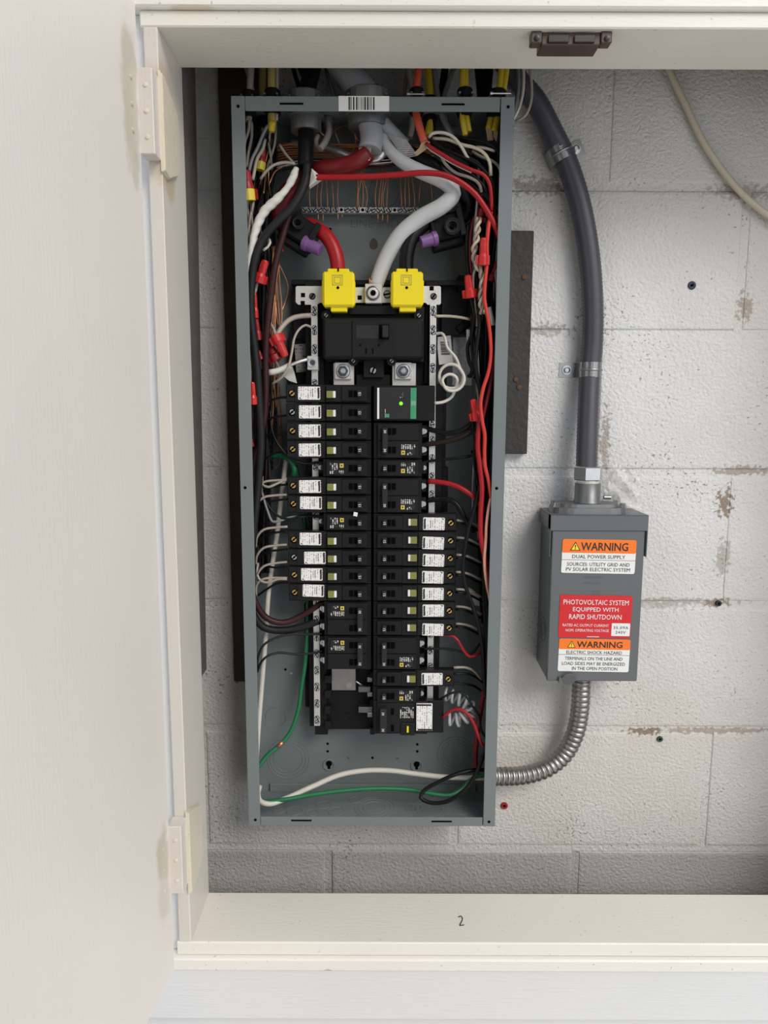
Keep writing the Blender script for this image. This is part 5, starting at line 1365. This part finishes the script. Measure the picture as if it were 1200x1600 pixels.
for i, q in enumerate(([(759, 199), (768, 202), (771, 219), (762, 220)], [(771, 203), (778, 206), (776, 222), (771, 214)])):
    tag(obj('paper_flag', quadplate(q, DF + .030 - .002 * i, .0008), 'paper_kraft'), f'torn paper wrap under the corner yellow cables, {["left", "right"][i]} one', 'paper')
wire('branch_wire', 'white wire arching highest under the yellow stub', 'w_white', 2.0, [(670, 215, 20), (675, 209, 16), (690, 207, 14), (707, 213, 12), (720, 228, 12), (728, 242, 14), (732, 249, 18)])
wire('branch_wire', 'beige wire arching right and down in the right gutter', 'w_cream', 2.2, [(676, 216, 24), (700, 218, 18), (722, 226, 14), (742, 231, 12), (757, 240, 10), (765, 254, 10), (767, 275, 14)])
wire('branch_wire', 'white wire sagging below the red branch wire', 'w_dirty', 2.0, [(688, 241, 24), (695, 255, 20), (712, 270, 18), (735, 278, 18), (748, 287, 20), (754, 305, 26)])
wire('branch_wire', 'short white wire pointing at the right flange', 'w_white', 2.0, [(745, 230, 24), (760, 232, 20), (773, 236, 18)])
wire('branch_wire', 'pale wire curving into the right flange', 'w_dirty', 2.0, [(738, 236, 30), (752, 245, 26), (768, 251, 20), (779, 260, 18), (784, 280, 20), (783, 310, 26)])
wire('branch_wire', 'black wire arching over the beige wires at right', 'w_black', 2.3, [(705, 212, 28), (730, 217, 22), (755, 222, 18), (772, 230, 16), (782, 243, 18), (786, 262, 24)])
wire('branch_wire', 'black wire running just under the red branch wire', 'w_black', 2.2, [(672, 220, 22), (690, 232, 18), (715, 242, 16), (742, 255, 16), (758, 268, 16), (770, 285, 16), (774, 310, 20), (774, 350, 26)])
wire('branch_wire', 'black wire above the red branch wire, steeper', 'w_grey_black', 2.0, [(674, 224, 26), (700, 236, 22), (730, 245, 20), (750, 257, 20), (765, 275, 22)])
wire('branch_wire', 'black wire below the sagging white wire', 'w_black', 2.4, [(690, 247, 28), (720, 262, 24), (745, 280, 22), (758, 295, 22), (764, 320, 26), (765, 360, 30)])
wire('branch_wire', 'black wire descending steeply to the right flange', 'w_black', 3.0, [(700, 258, 36), (735, 285, 30), (765, 312, 22), (778, 325, 18), (786, 340, 18)])
wire('branch_wire', 'black wire running from the right tap connector upward', 'w_black', 1.8, [(718, 358, 38), (735, 345, 40), (748, 325, 42), (752, 300, 46)])
for i in range(12):
    a0 = random.uniform(0, 1)
    wire('branch_wire', 'dark wire in the knot below the yellow cables', random.choice(['w_black', 'w_black', 'w_brown', 'w_grey_black']), random.uniform(1.6, 2.4), [(670 + 60 * a0 + random.uniform(-8, 8), 208 + 10 * a0, 60 - 20 * a0), (700 + 45 * a0, 225 + random.uniform(-4, 14), 55), (735 + 25 * a0, 245 + random.uniform(-6, 14), 50), (756 + 14 * a0, 275 + random.uniform(-6, 10), 52), (762 + random.uniform(-12, 12), 330, 60), (758 + random.uniform(-14, 14), 400, 66)], 'wire', 'dark wires knotted at the upper right', n=6, step=.006)
RW = [(666, 224, 16), (674, 231, 12), (690, 241, 9), (712, 254, 7), (738, 266, 5), (754, 272, 5), (764, 285, 6), (767.5, 305, 7), (768, 330, 10)]
wire('branch_wire', 'bright red wire slanting from the torn brown paper', 'w_red', 2.5, RW, n=10)
wire('branch_wire', 'white wire running beside the bright red slanting one', 'w_white', 1.5, [(x - 1, y + 3.2, d + 2) for x, y, d in RW[:5]])
wire('branch_wire', 'long orange-red wire weaving down the right gutter front', 'w_orange', 2.6, [(768, 330, 12), (764, 350, 8), (761, 380, 7), (761, 410, 7), (758, 440, 6), (757, 468, 6), (762, 495, 6), (766, 525, 6), (767, 555, 6), (763, 582, 6), (755, 607, 6), (751, 630, 6), (753, 655, 6), (757.5, 680, 6), (757, 705, 6), (758, 728, 6), (763.5, 752, 6), (767.5, 778, 6)], n=10)
wire('branch_wire', 'pink-white wire continuing down the right gutter', 'w_pink', 2.2, [(767.5, 776, 6.5), (763, 797, 7), (760, 820, 8), (759, 845, 8), (757, 870, 8), (757.5, 890, 9), (761, 915, 10), (765, 935, 12), (768, 960, 14)], n=10)
wire('branch_wire', 'dark red wire crossing behind the orange-red one', 'w_red_dark', 2.6, [(779, 520, 22), (776, 550, 16), (769, 590, 13), (761, 625, 12), (755, 650, 12), (750, 672, 12)], n=10)
wire('feeder_wire', 'fat red wire bulging past the right neutral bar', 'w_red', 3.6, [(755, 640, 16), (748, 672, 12), (746.5, 700, 10), (750, 730, 9), (753, 765, 9), (751, 800, 9), (751, 835, 10), (756, 865, 13), (763, 895, 18), (770, 940, 24)], n=12)
wire('branch_wire', 'pale wire hugging the right flange, middle height', 'w_dirty', 1.8, [(780, 385, 18), (781, 400, 16), (779, 425, 14), (777, 455, 14), (777, 490, 14), (778, 530, 16), (779, 560, 20)])
wire('branch_wire', 'pale wire hooking left from the right flange', 'w_dirty', 1.8, [(786, 410, 20), (780, 418, 18), (775, 425, 18), (776, 440, 18), (779, 455, 20)])
# twisted white pair
TW = spline([am(*p) for p in ((748, 340, 16), (745, 370, 15), (741, 395, 14), (744, 412, 13), (752, 425, 12), (754, 445, 12), (752, 465, 13), (754, 490, 16))], .0012)
T_, U_ = frames(TW)
for s, nm in ((0, 'one strand of the twisted beige pair by the red nut'), (PI, 'other strand of the twisted beige pair by the red nut')):
    bm = bmesh.new(); tube(bm, [TW[i] + (U_[i] * math.cos(i * .32 + s) + T_[i].cross(U_[i]) * math.sin(i * .32 + s)) * .0025 for i in range(len(TW))], .0023, 7)
    tag(obj('twisted_wire', bm, 'w_cream' if s else 'w_dirty'), nm, 'wire', 'twisted beige pair')
for i, pts in enumerate(([(731, 350, 34), (729, 380, 32), (730, 410, 28), (732, 432, 22)], [(741, 340, 36), (736, 365, 32), (735, 400, 28), (737, 430, 24)], [(735, 464, 22), (740, 490, 30), (742, 520, 36), (745, 560, 40)], [(738, 464, 24), (742, 485, 28), (737, 530, 30), (740, 570, 32), (748, 605, 34)])):
    wire('pigtail', f'{["black", "dark red", "black", "black"][i]} wire {["entering the top of", "bowing into", "hanging straight below", "curving below"][i]} the nut nearest the breakers', ['w_black', 'w_red_dark', 'w_black', 'w_black'][i], 2.2, pts)
wire('pigtail', 'beige wire running behind the nut nearest the breakers', 'w_dirty', 1.8, [(748, 412, 18), (741, 425, 20), (739, 445, 22), (742, 475, 26), (745, 510, 32)])
wire('branch_wire', 'black cable bowing along the notice sticker', 'w_black', 2.8, [(748, 470, 24), (749, 510, 18), (745, 540, 16), (743, 570, 16), (748, 600, 18), (753, 625, 22)])
wire('branch_wire', 'black wire looping over the notice sticker', 'w_black', 2.6, [(737, 490, 34), (738, 520, 34), (731, 540, 36), (733, 565, 36), (738, 578, 34), (734, 589, 34), (732, 586, 36)])
tag(obj('paper_flag', quadplate([(729, 515), (734, 515), (733.5, 538), (729, 538)], DF + .040, .0006), 'tape_white'), 'thin white tape strip above the notice sticker', 'tape')
wire('branch_wire', 'white braided scrap between the right gutter wires', 'tape_white', 3.0, [(764, 480, 20), (768, 495, 20), (771, 508, 20)])
wire('neutral_wire', 'tan wire running from the right neutral bar to the gutter', 'w_cream', 1.9, [(680, 494, 44), (700, 494, 42), (720, 496, 40), (735, 499, 42)])
tag(obj('cable_tie_mount', B(*(lambda a, b: (a.x, b.x, a.y, a.y + .012, b.z, a.z))(am(712, 503, 74), am(735, 517, 74)), bev=.002, rot=Matrix.Rotation(-.7, 3, 'Y')), 'black'), 'black slanted plastic tab below the tan neutral wire', 'tab')
# coiled neutral pigtail of the surge device
def circ(cx, cy, r, a0, a1, d0, d1, n): return [(cx + r * math.cos(math.radians(a0 + (a1 - a0) * i / n)), cy - r * 1.02 * math.sin(math.radians(a0 + (a1 - a0) * i / n)), d0 + (d1 - d0) * i / n) for i in range(n + 1)]
wire('surge_pigtail', 'white coiled wire from the right neutral bar to the surge device', 'w_white', 2.1, [(680, 522, 46), (690, 521, 42), (695, 527, 38), (699, 543, 32), (712, 559, 28)] + circ(705, 588, 18.5, 40, -300, 26, 18, 16) + circ(707, 592, 18.5, 60, -120, 18, 12, 9)[1:] + circ(703, 597, 12, 170, 20, 16, 18, 5) + [(712, 606, 24), (706, 620, 26), (693, 628, 22), (679, 630, 20)], n=10, step=.003)

# --- leads of the right column
wire('branch_wire', 'fat black lead of the top right two-pole breaker', 'w_black', 3.6, [(662, 668, 42), (680, 673, 38), (700, 677, 34), (722, 672, 32), (738, 660, 34), (750, 640, 42)], n=10)
wire('branch_wire', 'fat brown lead of the top right two-pole breaker', 'w_brown', 3.6, [(662, 695, 42), (690, 691, 38), (712, 686, 34), (732, 677, 32), (748, 662, 38)], n=10)
wire('branch_wire', 'thin black lead of the first plain right breaker', 'w_black', 2.0, [(660, 722, 40), (690, 718, 36), (720, 715, 34), (742, 710, 38), (756, 700, 48)])
wire('branch_wire', 'fat red lead curving from the second right two-pole breaker', 'w_red', 3.6, [(669, 752, 40), (685, 753, 36), (706, 757, 30), (726, 766, 26), (743, 779, 26), (756, 795, 34)], n=12)
wire('branch_wire', 'fat black lead of the second right two-pole breaker', 'w_black', 3.6, [(667, 782, 40), (695, 780, 36), (710, 785, 32), (720, 797, 30), (729, 815, 32), (740, 830, 44)], n=12)
wire('feeder_wire', 'long black wire bowing past the right breakers', 'w_black', 3.0, [(756, 735, 18), (749, 765, 16), (741, 795, 14), (731, 830, 12), (725, 865, 12), (723, 890, 12), (728, 918, 12), (738, 945, 12), (747, 975, 14), (753, 1005, 16), (756, 1040, 20), (758, 1090, 26)], n=12)
wire('branch_wire', 'thin black wire beside the fat red bulge', 'w_black', 1.8, [(738, 655, 30), (741, 690, 26), (741, 720, 22), (745, 750, 20), (752, 775, 20)])
for t, kind, k, side in BRK:
    if side > 0 and kind == 'A' and k <= 13:
        y = 815 + (k - 7) * 26.9; i = k - 7
        wire('breaker_lead', f'white lead of the {ORD[i]} white-labelled right breaker', 'w_dirty', 1.7, [(712, y - 2, 34), (725, y - 1, 36), (738, y + 3, 42), (752, y + 10, 52)])
        wire('breaker_lead', f'black lead of the {ORD[i]} white-labelled right breaker', 'w_black', 1.7, [(712, y + 3, 36), (725, y + 4, 38), (740, y + 10, 46), (754, y + 18, 56)])
tag(obj('paper_flag', quadplate([(731, 917), (742, 924), (749, 935), (749, 947), (739, 945), (729, 932)], DF + .056, .0008), 'tape_white'), 'white tape scrap behind the long black bowed wire', 'tape')
wire('branch_wire', 'red lead dipping from the lowest right two-pole breaker', 'w_red', 2.0, [(662, 990, 40), (690, 992, 34), (708, 994, 30), (717, 1003, 28), (724, 1016, 28), (735, 1026, 30), (747, 1022, 34), (756, 1012, 44)], n=10)
wire('branch_wire', 'black lead of the lowest right two-pole breaker', 'w_grey_black', 1.9, [(662, 1014, 42), (700, 1014, 38), (718, 1018, 36), (736, 1021, 38), (750, 1005, 46)])
wire('branch_wire', 'white lead of the lowest white-labelled right breaker', 'w_dirty', 1.9, [(709, 1043, 34), (728, 1043, 36), (740, 1048, 40), (752, 1061, 50)])
wire('branch_wire', 'black lead of the lowest white-labelled right breaker', 'w_black', 1.7, [(709, 1053, 36), (730, 1053, 40), (743, 1058, 46), (756, 1068, 54)])
wire('branch_wire', 'thin black lead of the last plain right breaker', 'w_black', 1.7, [(690, 1066, 44), (715, 1068, 44), (738, 1071, 48), (756, 1082, 58)])
wire('branch_wire', 'black lead arching over the white coil', 'w_grey_black', 1.8, [(690, 1091, 34), (703, 1084, 28), (717, 1081, 24), (727, 1087, 22), (738, 1103, 24), (748, 1118, 28), (751, 1138, 32), (760, 1155, 40)])
wire('branch_wire', 'red lead arching from the ground-fault breaker', 'w_red', 2.3, [(692, 1121, 30), (702, 1112, 24), (715, 1108, 18), (728, 1113, 14), (740, 1130, 12), (747, 1148, 12), (753, 1162, 16), (762, 1170, 24)], n=10)
wire('feeder_wire', 'dark red wire slanting down to the lower right corner', 'w_red_dark', 3.6, [(772, 930, 30), (768, 980, 28), (765, 1020, 28), (759, 1065, 30), (752, 1105, 34), (746, 1145, 40), (743, 1185, 50), (745, 1212, 56)], n=12)
# coiled white pigtail: helix round a bent path
HP = spline([am(*p) for p in ((694, 1083, 56), (712, 1090, 50), (728, 1098, 46), (736, 1108, 44), (730, 1118, 42), (716, 1125, 40), (698, 1122, 42))], .0004)
T_, U_ = frames(HP); bm = bmesh.new()
tube(bm, [HP[i] + (U_[i] * math.cos(i * .25) + T_[i].cross(U_[i]) * math.sin(i * .25)) * .0085 for i in range(0, len(HP), 2)], .0023, 7)
tag(obj('coiled_pigtail', bm, 'w_neutral'), 'white spring-like coiled pigtail beside the ground-fault breaker', 'wire')

# --- bottom of the panel
wire('feeder_wire', 'black wire loop lying on the panel floor', 'w_black', 2.9, [(765, 1130, 26), (759, 1165, 20), (750, 1195, 16), (736, 1222, 12), (716, 1243, 9), (692, 1254, 9), (668, 1253, 11), (657, 1246, 14), (662, 1236, 18), (685, 1222, 22), (712, 1210, 24), (742, 1203, 30), (768, 1204, 44)], n=12)
wire('feeder_wire', 'white wire arching across the bottom of the panel', 'w_white', 3.9, [(406, 1228, 34), (403, 1240, 24), (407, 1252, 16), (422, 1256, 16), (448, 1247, 24), (490, 1228, 36), (530, 1211, 46), (570, 1204, 52), (610, 1204, 54), (650, 1209, 54), (695, 1214, 52), (770, 1216, 52)], n=12)
wire('earth_wire', 'green wire sagging across the bottom of the panel', 'w_green', 3.2, [(404, 1246, 20), (412, 1252, 18), (440, 1250, 20), (480, 1243, 26), (530, 1236, 32), (590, 1232, 38), (640, 1234, 40), (680, 1241, 36), (703, 1242, 36), (722, 1232, 42), (738, 1216, 50), (765, 1212, 52)], n=12)
wire('earth_wire', 'green wire descending beside the left neutral bar', 'w_green', 3.2, [(462, 728, 70), (474, 800, 74), (481, 880, 72), (481, 940, 66), (480, 990, 62), (477, 1035, 60), (471, 1075, 60), (466, 1110, 58), (453, 1145, 54), (438, 1163, 48), (418, 1180, 40), (402, 1200, 32)], n=12)
wire('bare_patch', 'bare copper nick on the descending green wire', 'copper', 3.5, [(434, 1167, 46), (442, 1159, 49)], 'wire damage')
wire('earth_wire', 'dark green wire loop under the fourth left breaker', 'w_green', 4.0, [(424, 712, 60), (440, 712, 56), (452, 718, 50), (460, 732, 48), (456, 748, 56), (448, 752, 66)], n=10)
wire('feeder_wire', 'long white wire slanting down the left side', 'w_white', 3.7, [(447, 716, 64), (443, 750, 62), (438, 790, 60), (432, 840, 58), (425, 885, 56), (419, 930, 54), (416, 980, 54), (413, 1020, 52), (409, 1070, 48), (405, 1120, 42), (402, 1165, 36), (400, 1195, 34)], n=12)
wire('branch_wire', 'thin grey lead of the lowest left two-pole breaker, upper', 'w_grey_black', 1.8, [(506, 990, 42), (480, 991, 40), (455, 991, 36), (430, 997, 30), (412, 1008, 24), (404, 1024, 22), (401, 1045, 26)])
wire('branch_wire', 'thin grey lead of the lowest left two-pole breaker, lower', 'w_grey_black', 1.8, [(506, 1017, 42), (485, 1021, 40), (460, 1022, 36), (436, 1020, 30), (418, 1025, 24), (408, 1035, 22), (402, 1050, 28)])
# leads of the left column
li = 0
for t, kind, k, side in BRK:
    if side < 0 and kind == 'A':
        y = 615.5 + k * 28.6 - .05 * k * k * 1.2; i = li; li += 1
        yy = {5: 752, 6: 775, 8: 825, 9: 853, 10: 880, 11: 905}.get(k, y)
        s = random.uniform(-6, 6)
        if k >= 5:
            wire('breaker_lead', f'beige lead of the {ORD[i]} white-labelled left breaker', 'w_dirty', 1.7, [(449, yy - 2, 34), (430, yy - 1 + s * .2, 36), (412, yy + 2 + s * .5, 34), (402, yy + 12 + s, 36), (400, yy + 30, 46)])
        wire('breaker_lead', f'black lead of the {ORD[i]} white-labelled left breaker', 'w_black', 1.6, [(449, yy + 5, 36), (432, yy + 7, 40), (415, yy + 12 - s, 42), (402, yy + 26, 50)])
wire('breaker_lead', 'beige lead rising to the fifth white-labelled left breaker', 'w_dirty', 1.8, [(449, 748, 36), (432, 756, 34), (419, 761, 32), (410, 757, 34), (410, 745, 44)])
wire('breaker_lead', 'grey lead dipping to the second plain left breaker', 'w_grey', 1.8, [(505, 806, 42), (480, 806, 40), (455, 808, 36), (436, 814, 34), (426, 815, 34), (418, 798, 36), (411, 775, 40), (408, 760, 46)])
wire('breaker_lead', 'black lead dipping to the second plain left breaker', 'w_black', 1.8, [(505, 808, 40), (470, 806, 38), (452, 811, 34), (438, 808, 34), (425, 798, 36), (415, 782, 40), (410, 768, 48)])
wire('breaker_lead', 'black lead crossing to the first plain left breaker', 'w_black', 1.8, [(505, 722, 42), (475, 724, 38), (456, 718, 34), (442, 704, 32), (432, 690, 34), (425, 672, 40), (422, 640, 48)])
wire('breaker_lead', 'beige lead looping to the eighth white-labelled left breaker', 'w_dirty', 1.8, [(449, 905, 34), (434, 905, 34), (420, 910, 34), (408, 908, 34), (402, 898, 36), (403, 880, 44)])
# --- cables outside the panel
for i, pts in enumerate(([(812, 70, 40), (818, 112, 40), (816, 150, 36), (806, 180, 30), (796, 192, 40)], [(822, 70, 44), (829, 115, 46), (830, 155, 46), (821, 180, 44), (806, 190, 50)], [(808, 90, 55), (810, 130, 56), (806, 165, 56), (800, 185, 60)])):
    wire('loose_cable', ['white loose wire outside the upper right corner, nearest', 'white loose wire outside the upper right corner, rightmost', 'grey loose wire tucked behind the upper right corner'][i], ['w_white', 'w_dirty', 'w_grey'][i], [1.9, 2.0, 2.6][i], pts)
for i, (x0, x1, mt, r) in enumerate(((500, 520, 'w_grey', 2.2), (448, 470, 'w_black', 3), (640, 632, 'w_dirty', 2.4), (455, 490, 'w_black', 5), (372, 398, 'w_dirty', 2.0), (700, 690, 'w_black', 5), (745, 752, 'w_black', 6), (765, 760, 'w_black', 7))):
    wire('loose_cable', f'{["grey", "thin black", "beige", "black", "pale", "dark", "dark thick", "thickest dark"][i]} cable in the gap above the panel', mt, r, [(x0, 60, 70), ((x0 + x1) / 2, 110, 68), (x1, 150, 66), (x1, 180, 66)], 'cable')
bm = bmesh.new(); p = am(766, 146, 10); lathe(bm, [(.0030, 0), (.0030, .003), (.0016, .0031), (.0016, .026)], p, (1, 0, 0), 8)
tag(obj('clamp_bolt', bm, 'steel'), 'steel clamp bolt lying across above the right corner', 'bolt')
bm = bmesh.new(); p = am(636, 147, 10); lathe(bm, [(.0030, 0), (.0030, .003), (.0016, .0031), (.0016, .022)], p, (1, 0, 0), 8)
tag(obj('clamp_bolt', bm, 'steel'), 'steel clamp bolt beside the orange cable', 'bolt')

for o in bpy.data.objects:
    if '_o' in o.keys(): del o['_o']
